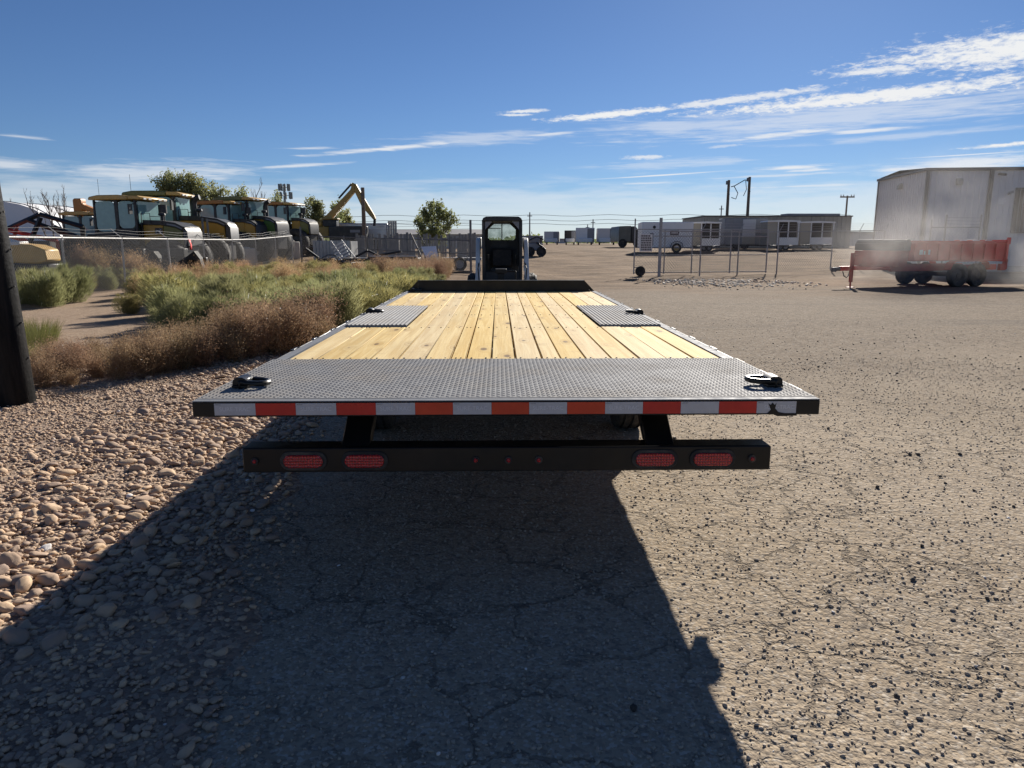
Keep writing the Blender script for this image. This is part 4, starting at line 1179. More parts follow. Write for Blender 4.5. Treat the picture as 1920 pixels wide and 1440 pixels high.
# ------------------------------------------------------------------ near left utility pole
UP = thing('utility_pole', 'thick black creosoted utility pole rising at the left edge of the rock bed', 'pole', (-4.53, 6.72, 0))
pm = MB()
prf = []
for i in range(26):
    z = -0.1 + i * 0.36
    prf.append((0.175 - 0.006 * z, z))
pm.lathe(prf + [(0, prf[-1][1])], (0, 0, 0), 'z', 28)
pm.build('pole_shaft', 'creosote', UP)
UP.rotation_euler = (0, -R(1.9), 0)
for i in range(7):
    z = 0.45 + i * 0.33
    a = 0.15 - 0.1 * (i % 3)
    MB().cyl((0.172 * math.cos(a), 0.172 * math.sin(a), z), (0.186 * math.cos(a), 0.186 * math.sin(a), z), 0.008, n=6).build('staple', 'wire', UP)

# ------------------------------------------------------------------ chain link
def chain_panel(mb, A, B, z0a, z0b, h, pitch=0.09, r=0.0028):
    """diagonal wires both ways between post A and post B"""
    A = Vector((A[0], A[1], 0)); B = Vector((B[0], B[1], 0))
    L = (B - A).length; d = (B - A) / L
    nrm = Vector((-d.y, d.x, 0))
    n = int((L + h) / pitch)
    for i in range(1, n):
        u0 = i * pitch
        for dr in (1, -1):
            # line u = u0 - t (t = height) clipped to the panel
            t0 = max(0, u0 - L); t1 = min(h, u0)
            if t1 - t0 < 0.02:
                continue
            q = []
            for t in (t0, t1):
                u = u0 - t
                if dr < 0:
                    u = L - u
                zb = z0a + (z0b - z0a) * u / L
                q.append(A + d * u + Vector((0, 0, zb + t)))
            ax = (q[1] - q[0]).normalized(); w = ax.cross(nrm) * r; k = nrm * r
            off = nrm * (r * dr)
            vs = []
            for p in q:
                vs += [p + off + w, p + off - w * 0.5 + k * 0.87, p + off - w * 0.5 - k * 0.87]
            mb.add(vs, [(0, 1, 4, 3), (1, 2, 5, 4), (2, 0, 3, 5)])
    return mb

FE = thing('chain_link_fence', 'galvanized chain link fence with barbed wire arms running away on the left', 'fence', (0, 0, 0))
FX = -12.2
fy = [14.3 + 3.3 * i for i in range(10)]
hF = 1.62
lean = [(-0.0, 0), (0.02, .0), (0.0, 0), (-0.02, 0), (0.03, 0.05), (0, 0), (0.02, 0), (0, 0), (-.02, 0), (0, 0)]
for i, y in enumerate(fy):
    z = gz(FX, y)
    MB().cyl((FX + lean[i][0], y + lean[i][1], z - 0.1), (FX, y, z + hF + 0.06), 0.032, n=8).build('post', 'galvanized', FE)
    MB().cyl((FX, y, z + hF + 0.05), (FX - 0.30, y - 0.05, z + hF + 0.33), 0.014, n=6).build('barb_arm', 'galvanized', FE)
tr = MB(); 
for i in range(len(fy) - 1):
    sag = 0.02 * math.sin(i * 2.1)
    tr = MB().cyl((FX, fy[i], gz(FX, fy[i]) + hF + 0.03), (FX, fy[i + 1], gz(FX, fy[i + 1]) + hF + 0.03 + 0), 0.026, n=8)
    tr.build('top_rail', 'galvanized', FE)
    chain_panel(MB(), (FX + 0.04, fy[i]), (FX + 0.04, fy[i + 1]), gz(FX, fy[i]) + 0.02, gz(FX, fy[i + 1]) + 0.02, hF, 0.09 if i < 5 else 0.15, 0.0036 if i < 5 else 0.0036).build('chain_link', 'galv_dark', FE, False)
for k in range(3):
    f_ = (0.25, 0.6, 0.95)[k]
    pts = []
    for i, y in enumerate(fy):
        pts.append((FX - 0.30 * f_, y - 0.05 * f_, gz(FX, y) + hF + 0.05 + 0.28 * f_))
        if i < len(fy) - 1:
            pts.append((FX - 0.30 * f_ + 0.02, y + 1.65, gz(FX, y + 1.65) + hF + 0.05 + 0.28 * f_ - 0.05))
    MB().tube(pts, 0.0035, 4).build('barbed_wire', 'galv_dark', FE)
for q, px in ((0, 383), (1, 392)):
    Y = 31.6 + q * 1.0
    MB().cyl((lat(px, Y), Y, -0.1), (lat(px, Y), Y, 2.55), 0.05, n=8).build('tall_post', 'galv_dark', FE)
# cross fence to the gate, two rails of old pipe
CF = thing('pipe_fence', 'dark pipe and chain link fence section behind the weeds, ending at the tall gate post', 'fence', (0, 0, 0))
c0, c1 = Vector((-12.0, 45.2)), Vector((-1.33, 35.7))
cps = [c0.lerp(c1, t) for t in (0, 0.13, 0.30, 0.44, 0.56, 0.68, 0.80, 0.90, 1.0)]
for i, p_ in enumerate(cps):
    z = gz(p_.x, p_.y)
    hh = 2.6 if i == 8 else (2.15, 1.75, 1.7, 2.1, 1.75, 1.95, 1.7, 1.8, 2.6)[i]
    MB().cyl((p_.x, p_.y, z - 0.1), (p_.x, p_.y, z + hh), 0.055 if i in (0, 8) else 0.032, n=8).build('post', 'galv_dark', CF)
    if i < 8:
        q_ = cps[i + 1]; z2 = gz(q_.x, q_.y)
        for (ha, hb_) in ((1.62 + 0.012 * i * i * 0, 1.62), (1.0, 1.0), (0.16, 0.16)):
            MB().cyl((p_.x, p_.y, z + ha), (q_.x, q_.y, z2 + hb_), 0.024, n=6).build('rail', 'galv_dark', CF)
        chain_panel(MB(), p_, q_, z + 0.1, z2 + 0.1, 1.5, 0.14, 0.003).build('chain_link', 'galv_dark', CF, False)
for k in range(3):
    MB().tube([(-1.33, 35.7, 2.5 - 0.16 * k), (-4, 38.0, 2.42 - 0.17 * k + 0.1), (-7.5, 41.2, 2.42 - .15 * k + 0.1)], 0.006, 4).build('barbed_wire', 'galv_dark', CF)
# right hand gate leaf
GT = thing('pipe_gate', 'open galvanized pipe gate leaf on a rubber wheel in front of the white trailers', 'gate', (6.25, 33.75, 0), math.atan2(1.5, 6.7))
GL = 6.85
for (x0, x1, z) in ((0, GL, 2.12), (0.95, GL, 1.82), (0, GL, 0.95), (0, GL, 0.16)):
    MB().cyl((x0, 0, z), (x1, 0, z), 0.026, n=6).build('gate_rail', 'galvanized', GT)
for x in (0, 1.5, 2.9, 4.9, GL):
    MB().cyl((x, 0, 0.1), (x, 0, 2.6 if x == 0 else 2.14), 0.032, n=8).build('gate_upright', 'galvanized', GT)
gc = chain_panel(MB(), (0.0, 0.03), (GL, 0.03), 0.16, 0.16, 1.9, 0.15, 0.0036).build('chain_link', 'galv_dark', GT, False)
gw = MB().lathe([(0.0, -0.06), (0.12, -0.07), (0.2, -0.08), (0.235, -0.04), (0.235, 0.04), (0.2, 0.08), (0.12, 0.07), (0, 0.06)], (0.28, -0.1, 0.235), 'y', 18).build('gate_wheel', 'rubber', GT)
MB().tube([(0, -0.0, 0.4), (0.28, -0.1, 0.4), (0.28, -0.1, 0.235)], 0.02, 6).build('wheel_fork', 'galv_dark', GT)
# right fence
RF = thing('chain_link_fence', 'galvanized fence with slanted barbed wire arms running from the gate to the white building', 'fence', (0, 0, 0))
rps = [Vector(p) for p in ((7.2, 32.7), (9.35, 33.9), (11.5, 35.1), (13.9, 36.4), (17.6, 38.6), (19.6, 39.8), (21.6, 41.0))]
for i, p_ in enumerate(rps):
    z = gz(p_.x, p_.y)
    MB().cyl((p_.x, p_.y, z - 0.1), (p_.x, p_.y, z + (2.6 if i == 0 else 2.06)), 0.07 if i == 0 else 0.034, n=10).build('post', 'galvanized', RF)
    if i:
        MB().cyl((p_.x, p_.y, z + 2.05), (p_.x + 0.24, p_.y + 0.12, z + 2.42), 0.016, n=6).build('barb_arm', 'galvanized', RF)
    if i < len(rps) - 1:
        q_ = rps[i + 1]; z2 = gz(q_.x, q_.y)
        MB().cyl((p_.x, p_.y, z + 2.03), (q_.x, q_.y, z2 + 2.03), 0.028, n=6).build('top_rail', 'galvanized', RF)
        chain_panel(MB(), p_, q_, z + 0.05, z2 + 0.05, 1.95, 0.15, 0.0036).build('chain_link', 'galv_dark', RF, False)
for k in range(3):
    f_ = (0.3, 0.62, 0.95)[k]
    MB().tube([(p_.x + 0.24 * f_, p_.y + 0.12 * f_, gz(p_.x, p_.y) + 2.05 + 0.37 * f_) for p_ in rps[1:]], 0.005, 4).build('barbed_wire', 'galvanized', RF)
SG = thing('side_gate', 'small pipe gate frame with barbed wire standing against the white building', 'gate', (lat(1742, 33), 33.0, 0), R(-6))
gl = lat(1828, 33) - lat(1742, 33)
for x in (0, 0.62, gl):
    MB().cyl((x, 0, 0), (x, 0, 2.75 if x > 0.3 else 2.55), 0.04 if x == 0.62 else 0.028, n=8).build('gate_upright', 'galv_dark', SG)
for z in (2.2, 0.2):
    MB().cyl((0, 0, z), (gl, 0, z), 0.022, n=6).build('gate_rail', 'galv_dark', SG)
for k in range(3):
    MB().cyl((0.62, 0, 2.35 + 0.14 * k), (gl, 0, 2.32 + 0.14 * k), 0.006, n=4).build('barbed_wire', 'galv_dark', SG)
chain_panel(MB(), (0, 0), (gl, 0), 0.2, 0.2, 2.0, 0.16, 0.003).build('chain_link', 'galv_dark', SG, False)

# signs and rags on the fences
def notice(name, label, loc, rz, w, h, top=None, lines=5):
    t = thing(name, label, 'sign', loc, rz)
    MB().box(-w / 2, -0.006, 0, w / 2, 0.0, h).build('sign_board', 'sign_white', t)
    zt = h
    if top:
        MB().box(-w / 2 + 0.01, -0.008, h * 0.58, w / 2 - 0.01, -0.0065, h - 0.01).build('sign_band', 'sign_red', t)
        q = MB()
        for i in range(6):
            q.box(-w * 0.38 + i * w * 0.13, -0.0095, h * 0.70, -w * 0.38 + i * w * 0.13 + w * 0.085, -0.0083, h * 0.88)
        q.build('sign_lines', 'sign_white', t)
        zt = h * 0.55
    q = MB()
    for i in range(lines):
        z = zt - (i + 0.8) * zt / (lines + 0.6)
        x = -w * 0.4
        while x < w * 0.34:
            l = random.uniform(0.05, 0.16) * w
            q.box(x, -0.0085, z - zt * 0.035, min(x + l, w * 0.42), -0.0065, z + zt * 0.06)
            x += l + 0.03 * w
    q.build('sign_lines', 'sign_print', t)
    return t
notice('warning_sign', 'small red and white warning sign wired to the chain link fence near the black pole', (FX + 0.09, 18.1, 0.78), R(80), 0.33, 0.40, True, 3)
ga = math.atan2(1.5, 6.7)
notice('notice_board', 'white notice board with lines of dark print on the right gate', (6.25 + 0.55 * math.cos(ga), 33.75 + 0.55 * math.sin(ga) - 0.06, 1.12), ga, 0.62, 0.78, None, 7)
t = thing('gate_plate', 'small dark lettered plate near the top of the right gate', 'sign', (6.25 + 1.95 * math.cos(ga), 33.75 + 1.95 * math.sin(ga) - 0.06, 1.86), ga)
MB().box(-0.22, -0.006, 0, 0.22, 0, 0.22).build('plate', 'sign_print', t)
q = MB()
for i in range(5):
    q.box(-0.15 + i * 0.065, -0.008, 0.07, -0.11 + i * 0.065, -0.0065, 0.15)
q.build('plate_lines', 'sign_white', t)
fl = MB()
fl.add([(0, 0, 0.03), (0.02, 0.10, 0.02), (0.03, 0.16, -0.16), (0.05, 0.10, -0.30), (0.01, 0.02, -0.28), (0.06, 0.0, -0.14), (0.035, 0.08, -0.12)],
       [(0, 1, 6), (1, 2, 6), (2, 3, 6), (3, 4, 6), (4, 5, 6), (5, 0, 6)])
fl = fl.build('rag', 'flag_red', None, True)
fl.modifiers.new('thick', 'SOLIDIFY').thickness = 0.006
fl.location = (FX + 0.05, 29.2, 1.62); fl.scale = (1.3, 1.3, 1.3)
tag(fl, 'bright red rag tied to the top rail of the left fence', 'rag')

# ------------------------------------------------------------------ dust hanging over the yard
def dust_mat(name, dens, scale, seed, thr):
    m = bpy.data.materials.new(name); m.use_nodes = True
    nt = m.node_tree; nt.nodes.clear()
    v = coords(nt, 'Object')
    ln = N(nt, 'ShaderNodeVectorMath', {'operation': 'LENGTH'}, i0=v).outputs['Value']
    fall = MR(nt, ln, 1.0, 0.25)
    geo = N(nt, 'ShaderNodeNewGeometry').outputs['Position']
    off = N(nt, 'ShaderNodeVectorMath', {'operation': 'ADD'}, i0=geo, i1=(seed, seed * 2.0, seed * 0.7)).outputs[0]
    n1 = noise(nt, off, scale, 4, 0.6, dist=0.4)
    d = MA(nt, 'MULTIPLY', MA(nt, 'MULTIPLY', fall, MR(nt, n1, thr, thr + 0.25)), dens)
    pv = N(nt, 'ShaderNodeVolumePrincipled', None, Color=(0.86, 0.82, 0.78, 1), Density=d, Anisotropy=0.25)
    N(nt, 'ShaderNodeOutputMaterial', None, Volume=pv.outputs[0])
    MATS[name] = m
for i, (c_, r_, dn, sc_, th, lab) in enumerate((
        ((13.4, 23.5, 1.2), (3.6, 1.7, 1.8), 0.27, 0.7, 0.38, 'dust cloud hanging before the front of the red dump trailer'),
        ((18.6, 31.0, 2.0), (7.5, 4.2, 4.2), 0.075, 0.40, 0.40, 'wide thin dust cloud drifting before the white building'),
        ((19.3, 25.0, 0.6), (2.6, 2.0, 1.7), 0.36, 0.7, 0.38, 'low dust cloud behind the tailgate of the red dump trailer'))):
    dust_mat('dust_%d' % i, dn, sc_, 5.0 + 7 * i, th)
    v, f = ICO3
    o = fast_mesh('dust_cloud', v, f, 'dust_%d' % i, None, False)
    o.location = c_; o.scale = r_
    o['kind'] = 'stuff'; o['label'] = lab
# ------------------------------------------------------------------ tractors behind the left fence
def tractor(x, y, rz, sc, label, roof='tractor_tan', visor='tractor_tan', fronthalf='tractor_yellow', emblem=False, stack='curve', hood_up=0.0, hl=1.0):
    z = gz(x, y)
    T = thing('tractor', label, 'tractor', (x, y, z), rz, 'tractors parked behind the left fence')
    T.scale = (sc, sc, sc)
    hu = hood_up
    # cab: pillars, lower panels, glass
    fr = MB()
    for (xx, w) in ((-0.98, 0.10), (-0.05, 0.17), (0.80, 0.12)):
        for yy in (-0.86, 0.78):
            fr.box(xx, yy, 1.62, xx + w, yy + 0.08, 3.24)
    fr.box(-0.98, -0.86, 1.45, 0.92, 0.86, 1.62)
    fr.box(-0.98, -0.78, 1.62, -0.90, 0.78, 2.1)
    fr.build('cab_frame', 'machine_black', T, True, 0.02)
    dp = MB().box(0.12, -0.872, 1.5, 0.80, -0.862, 2.12)
    dp.build('cab_door', 'machine_black', T, True, 0.01)
    for (x0, x1, z0) in ((-0.88, -0.05, 2.0), (0.12, 0.80, 2.12)):
        # rounded side panes set in the frame
        pn = []
        n = 8
        rr = 0.18
        for (cx, cz, a0) in ((x1 - rr, 3.2 - rr, 0), (x0 + rr, 3.2 - rr, 90), (x0 + rr, z0 + rr, 180), (x1 - rr, z0 + rr, 270)):
            for k in range(4):
                a = R(a0 + 30 * k)
                pn.append((cx + rr * math.cos(a), cz + rr * math.sin(a)))
        for yy in (-0.835, 0.825):
            MB().prism(pn, 'y', yy, yy + 0.012).build('side_window', 'cab_glass', T, False)
            lo = MB().box(x0, yy - 0.004, 1.62, x1, yy + 0.016, z0)
            lo.build('lower_panel', 'machine_black', T)
    MB().box(0.925, -0.76, 2.3, 0.937, 0.76, 3.2).build('windscreen', 'cab_glass', T)
    MB().box(-0.965, -0.76, 2.1, -0.953, 0.76, 3.2).build('rear_window', 'cab_glass', T)
    # interior: seat, wheel column
    MB().box(-0.55, -0.25, 1.9, 0.0, 0.25, 2.05).box(-0.62, -0.24, 2.0, -0.48, 0.24, 2.75).build('seat', 'seat_black', T, True, 0.04)
    MB().cyl((0.62, 0, 1.8), (0.42, 0, 2.35), 0.05).lathe([(0.17, -0.015), (0.2, 0), (0.17, 0.015), (0.16, 0)], (0.42, 0, 2.36), 'z', 14).build('steering_wheel', 'machine_black', T)
    # roof with lip and visor
    rf = MB().prism([(-1.12, 3.25), (0.62, 3.25), (0.62, 3.40), (0.2, 3.45), (-0.7, 3.44), (-1.08, 3.37)], 'y', -0.95, 0.95).build('cab_roof', roof, T, True, 0.03)
    MB().prism([(0.625, 3.27), (1.18, 3.26), (1.20, 3.34), (1.02, 3.41), (0.625, 3.42)], 'y', -0.93, 0.93).build('roof_visor', visor, T, True, 0.02)
    for yy in (-0.7, -0.35, 0.35, 0.7):
        MB().box(1.205, yy - 0.09, 3.265, 1.24, yy + 0.09, 3.33).build('work_light', 'sign_white', T)
    MB().cyl((0.86, -0.9, 3.1), (1.0, -1.28, 3.05), 0.018, n=6).box(0.93, -1.42, 2.66, 1.0, -1.22, 3.06).build('mirror', 'machine_black', T)
    MB().tube([(-0.9, -0.5, 3.44), (-0.9, -0.5, 4.1)], 0.008, 4).build('aerial', 'wire', T)
    # hood
    hx0, hx1 = 0.98, 3.35
    hq = lambda x: hx0 + (x - hx0) * hl
    top = [(hx0, 2.46 + hu), (hq(1.9), 2.44 + hu), (hq(2.75), 2.34 + hu), (hq(3.18), 2.18 + hu), (hq(3.3), 2.02 + hu)]
    MB().prism([(hx0, 1.40)] + [(hx0, 2.26 + hu), (hq(1.9), 2.25 + hu), (hq(2.06), 2.235 + hu), (hq(2.06), 1.40)], 'y', -0.60, 0.60).build('hood', 'tractor_yellow', T, True, 0.02)
    MB().prism([(hq(2.075), 1.40), (hq(2.075), 2.23 + hu), (hq(2.75), 2.14 + hu), (hq(3.06), 2.02 + hu), (hq(3.1), 1.45)], 'y', -0.60, 0.60).build('hood_front', fronthalf, T, True, 0.02)
    low = [(hx0, 2.265 + hu), (hq(1.9), 2.255 + hu), (hq(2.75), 2.145 + hu), (hq(3.10), 2.0 + hu)]
    MB().prism(list(reversed(low)) + top[:-1], 'y', -0.62, 0.62).build('hood_top', 'machine_black', T, True, 0.015)
    gl = MB().prism([(hq(3.11), 1.4), (hq(3.11), 2.0 + hu), (hq(3.2), 2.16 + hu), (hq(3.34), 1.98 + hu), (hq(3.36), 1.4)], 'y', -0.58, 0.58).build('grille', 'grille_dark', T, True, 0.02)
    MB().prism([(hq(2.3), 2.315 + hu), (hq(2.75), 2.26 + hu), (hq(3.1), 2.12 + hu), (hq(3.1), 2.08 + hu), (hq(2.75), 2.2 + hu), (hq(2.3), 2.27 + hu)], 'y', -0.632, -0.621).build('hood_trim', 'machine_grey', T, False)
    if emblem:
        eb = MB().box(1.64 - (1 - hl) * 0.75, -0.614, 1.90, 1.98 - (1 - hl) * 0.75, -0.602, 2.14).build('emblem', 'machine_black', T, True, 0.004)
        # leaping deer: body, neck and head with antlers, legs, tail
        d_ = MB()
        def pl(pts):
            d_.prism([(1.64 - (1 - hl) * 0.75 + a * 0.34, 1.90 + c_ * 0.24) for a, c_ in pts], 'y', -0.619, -0.6145)
        pl([(0.24, 0.42), (0.60, 0.40), (0.66, 0.54), (0.28, 0.58)])
        pl([(0.58, 0.46), (0.66, 0.50), (0.74, 0.66), (0.68, 0.68)])
        pl([(0.68, 0.66), (0.74, 0.62), (0.86, 0.60), (0.74, 0.72)])
        pl([(0.70, 0.70), (0.73, 0.70), (0.66, 0.88), (0.62, 0.86)])
        pl([(0.60, 0.42), (0.66, 0.48), (0.84, 0.36), (0.82, 0.31)])
        pl([(0.56, 0.42), (0.62, 0.42), (0.72, 0.26), (0.67, 0.24)])
        pl([(0.24, 0.44), (0.34, 0.42), (0.20, 0.26), (0.14, 0.29)])
        pl([(0.18, 0.28), (0.22, 0.30), (0.10, 0.16), (0.06, 0.19)])
        pl([(0.22, 0.54), (0.28, 0.58), (0.18, 0.66), (0.15, 0.62)])
        d_.build('deer_mark', 'sign_white', eb, False)
    # exhaust and intake
    if stack == 'curve':
        MB().tube([(1.30, 0.2, 2.42 + hu), (1.30, 0.2, 2.95 + hu), (1.34, 0.2, 3.12 + hu), (1.46, 0.2, 3.22 + hu), (1.56, 0.2, 3.24 + hu)], [0.15, 0.13, 0.125, 0.11, 0.11], 12, caps=True).build('exhaust_stack', 'machine_black', T)
    else:
        MB().cyl((1.4, 0.2, 2.42 + hu), (1.4, 0.2, 2.75 + hu), 0.07, n=12).cyl((1.4, 0.2, 2.75 + hu), (1.4, 0.2, 3.1 + hu), 0.17, n=14).build('exhaust_stack', 'machine_black', T)
    MB().cyl((hq(1.75), -0.2, 2.40 + hu), (hq(1.75), -0.2, 2.62 + hu), 0.06, n=10).lathe([(0, 0.1), (0.13, 0.06), (0.15, -0.02), (0.08, -0.06)], (hq(1.75), -0.2, 2.68 + hu), 'z', 12).build('air_intake', 'machine_black', T)
    hr = MB()
    for yy in (-0.66,):
        hr.tube([(0.96, yy, 1.7), (0.98, yy, 2.72), (1.35, yy, 2.72), (1.36, yy, 2.3)], 0.016, 6)
        hr.tube([(1.36, yy, 2.6), (1.8, yy, 2.58), (1.82, yy, 2.3)], 0.014, 6)
    hr.build('hand_rail', 'machine_black', T)
    # running gear
    MB().box(-1.2, -0.45, 0.7, hq(3.2), 0.45, 1.39).box(0.05, -1.15, 0.9, 0.85, -0.5, 1.35).build('chassis', 'machine_black', T, True, 0.03)
    for s in (-1, 1):
        for (xx, r) in ((-0.45, 0.88), (hq(2.35) if hl > 0.7 else 1.45, 0.88)):
            wheel_y(T, xx, s * 0.98, r, 0.62, s, 'machine_black')
        MB().prism([(-1.3, 1.5), (-1.0, 1.88), (0.1, 1.88), (0.35, 1.6), (0.3, 1.56), (0.06, 1.82), (-0.98, 1.82), (-1.26, 1.46)], 'y', s * 0.98 - 0.32, s * 0.98 + 0.32).build('fender', 'machine_black', T, False)
    st = MB()
    for k in range(4):
        st.box(0.2, -1.28, 0.55 + 0.28 * k, 0.75, -1.16, 0.58 + 0.28 * k)
    st.box(0.18, -1.28, 0.5, 0.2, -1.16, 1.6).box(0.75, -1.28, 0.5, 0.77, -1.16, 1.6)
    st.build('step_ladder', 'machine_black', T)
    return T
def pos(px, Y):
    return lat(px, Y - 0.9) * 1.0 + 0.02, Y
TR0 = tractor(*pos(152, 36.5), R(-4), 0.86, 'smaller tractor with tan roof, leftmost of the row, behind the tan roofed cab', roof='tractor_tan', visor='tractor_tan', stack='curve')
tractor(*pos(226, 31), R(-8), 0.985, 'nearest tractor with tan roof and leaping deer emblem on its yellow and green hood', roof='tractor_tan', visor='tractor_tan', fronthalf='tractor_olive', emblem=True, stack='none', hl=0.8)
tractor(*pos(289, 34.5), R(3), 1.10, 'tall tractor with dark roof and orange visor, second of the row, curved exhaust', roof='tractor_olive', visor='tractor_tan', stack='curve', hood_up=0.02, hl=0.84)
tractor(*pos(413, 45), R(-14), 1.06, 'tractor with orange brown roof between the two dark roofed tractors', roof='tractor_orange', visor='tractor_tan', stack='can', hl=0.62)
tractor(*pos(449, 46), R(-16), 1.13, 'tractor with bright green hood front and leaping deer emblem, dark roof', roof='tractor_olive', visor='tractor_tan', fronthalf='tractor_green', emblem=True, stack='curve', hl=0.62)
tractor(*pos(525, 53), R(-14), 1.08, 'farthest tractor of the row with brown roof and yellow olive hood', roof='tractor_orange', visor='tractor_tan', fronthalf='tractor_olive', stack='can', hl=0.55)
# dump lever of a loader behind the first cab
t = thing('loader_bucket_arm', 'orange bent loader arm sticking up behind the leftmost tan roofed tractor', 'loader arm', (lat(160, 40), 40, gz(0, 40)))
MB().prism([(-0.28, 2.3), (-0.28, 3.6), (-0.2, 3.68), (0.12, 3.68), (0.16, 3.6), (0.16, 3.4), (1.0, 3.05), (1.05, 2.85), (0.16, 3.1), (0.05, 2.3)], 'y', -0.25, 0.25).build('arm_plate', 'tractor_orange', t, True, 0.03)
MB().box(-0.4, -0.5, 0, 0.5, 0.5, 2.3).build('arm_base', 'machine_black', t, True, 0.05)
# folded implement with dark and rust red arms
IM = thing('folded_implement', 'folded farm implement with black and rust red lattice arms left of the tractors', 'implement', (lat(75, 33), 33, 0))
def beam(mb, p0, p1, w):
    mb.cyl(p0, p1, w, n=4)
q = MB()
for (a, b_) in (((-1.6, 0, 2.0), (0.1, 0.1, 2.75)), ((0.1, 0.1, 2.75), (2.0, 0, 2.2)), ((-0.4, 0, 2.5), (1.6, 0.2, 1.7)), ((-0.3, -0.4, 1.3), (0.3, -0.2, 2.6)), ((2.0, 0, 2.2), (1.8, 0.1, 1.2)), ((0.9, -.3, 2.2), (2.4, -.3, 1.5))):
    beam(q, a, b_, 0.10)
q.build('folded_arm', 'machine_black', IM)
q = MB()
for (a, b_) in (((-1.8, -0.2, 2.2), (0.9, -0.2, 1.6)), ((-1.5, -.2, 1.9), (0.6, -.2, 1.3)), ((-0.9, -0.3, 1.75), (-0.7, -0.3, 2.2)), ((-0.2, -0.3, 1.55), (0, -0.3, 2.0)), ((0.9, -0.2, 1.6), (0.9, -0.2, 0.9))):
    beam(q, a, b_, 0.085)
q.build('wing_frame', 'red_dull', IM)
MB().box(-1.5, -0.5, 0.5, 1.8, 0.5, 0.9).box(-0.6, -0.3, 0.9, 0.6, 0.3, 1.6).build('main_frame', 'machine_black', IM, True, 0.03)
for xx in (-1.2, 1.4):
    wheel_y(IM, xx, -0.6, 0.5, 0.3, -1, 'machine_black')
# small yellow machine behind the warning sign
YM = thing('yellow_machine', 'low tan yellow engine housing behind the fence by the warning sign', 'machine', (lat(52, 24), 24, 0))
MB().prism([(-0.55, 0.9), (-0.5, 1.35), (-0.2, 1.5), (0.35, 1.45), (0.75, 1.3), (0.8, 0.95), (0.5, 0.85)], 'y', -0.4, 0.4).build('housing', 'tractor_tan', YM, True, 0.04)
MB().box(-0.6, -0.45, 0.4, 0.85, 0.45, 0.85).build('base_frame', 'machine_black', YM, True, 0.03)
MB().box(-0.35, -0.41, 1.42, 0.0, 0.1, 1.56).build('cover', 'sign_white', YM, True, 0.03)
for xx in (-0.4, 0.6):
    wheel_y(YM, xx, -0.5, 0.28, 0.2, -1, 'machine_black')
# scraper pans with wide tyres in the shade
for (px, Y, lab) in ((222, 28.0, 'black scraper wheel set behind the fence, left of the pair'), (300, 29.0, 'black scraper wheel set behind the fence, right of the pair')):
    SCR = thing('scraper', lab, 'scraper', (lat(px, Y), Y, 0), R(6), 'scrapers behind the fence')
    for k in range(3):
        wheel_y(SCR, -0.7 + k * 0.72, 0.1 * k, 0.52, 0.55, -1, 'machine_black')
    MB().box(-1.3, -0.1, 0.95, 0.9, 0.5, 1.3).box(-1.3, 0.3, 0.5, 1.6, 0.6, 0.95).build('pan', 'machine_black', SCR, True, 0.03)
    MB().prism([(0.9, 0.9), (1.3, 1.2), (1.5, 0.9), (1.6, 0.4), (1.5, 0.4), (1.35, 0.85)], 'y', -0.2, 0.3).build('side_shield', 'rubber', SCR, False)
# concrete block wall
for i in range(8):
    px = 398 + i * 21
    Y = 38.6 + i * 1.5
    o = MB().box(-0.38, -0.35, 0, 0.38, 0.35, 0.9).prism([(-0.2, 0.9), (-0.14, 0.97), (0.14, 0.97), (0.2, 0.9)], 'y', -0.2, 0.2).build('concrete_block', 'concrete', None, True, 0.03)
    o.location = (lat(px, Y), Y, gz(0, Y)); o.rotation_euler = (0, 0, R(35)); s_ = Y / 39.5; o.scale = (s_ * 1.0, s_, s_ * (0.98 + 0.04 * (i % 3)))
    tag(o, 'weathered pale concrete block in the row beyond the left fence', 'block', 'concrete blocks below the tractors')
# excavator with raised boom
EX = thing('excavator', 'yellow excavator with its long boom and stick raised in an inverted V', 'excavator', (-14.2, 62, gz(0, 62)))
MB().box(-1.3, -1.2, 1.1, 0.4, 1.2, 2.0).box(-1.1, -1.1, 2.0, -0.2, 1.1, 2.45).build('house', 'excavator_yellow', EX, True, 0.08)
MB().box(-0.1, -1.15, 2.0, 1.0, -0.1, 2.55).build('cab', 'machine_black', EX, True, 0.06)
MB().box(-0.15, -1.2, 2.56, 1.1, -0.05, 2.66).build('cab_roof', 'excavator_yellow', EX, True, 0.03)
MB().box(-1.8, -1.4, 0.0, 1.8, -0.8, 0.85).box(-1.8, 0.8, 0.0, 1.8, 1.4, 0.85).build('tracks', 'machine_black', EX, True, 0.2)
zb = -gz(0, 62)
MB().prism([(-0.6, hgt(414, 62) + zb), (0.0, hgt(404, 62) + zb), (0.9, hgt(384, 62) + zb), (2.05, hgt(357, 62) + zb), (2.3, hgt(345, 62) + zb), (2.45, hgt(347, 62) + zb), (2.35, hgt(362, 62) + zb), (1.2, hgt(392, 62) + zb), (0.2, hgt(418, 62) + zb)], 'y', -0.3, 0.3).build('boom', 'excavator_yellow', EX, True, 0.03)
MB().prism([(2.1, hgt(349, 62) + zb), (2.25, hgt(343, 62) + zb), (2.55, hgt(346, 62) + zb), (2.75, hgt(355, 62) + zb), (3.95, hgt(404, 62) + zb), (4.05, hgt(411, 62) + zb), (3.85, hgt(412, 62) + zb), (2.95, hgt(388, 62) + zb), (2.45, hgt(362, 62) + zb)], 'y', -0.24, 0.24).build('stick', 'excavator_yellow', EX, True, 0.03)
MB().cyl((1.05, 0, hgt(372, 62) + zb), (2.15, 0, hgt(345, 62) + zb), 0.08, n=8).build('hydraulic_cylinder', 'machine_black', EX)
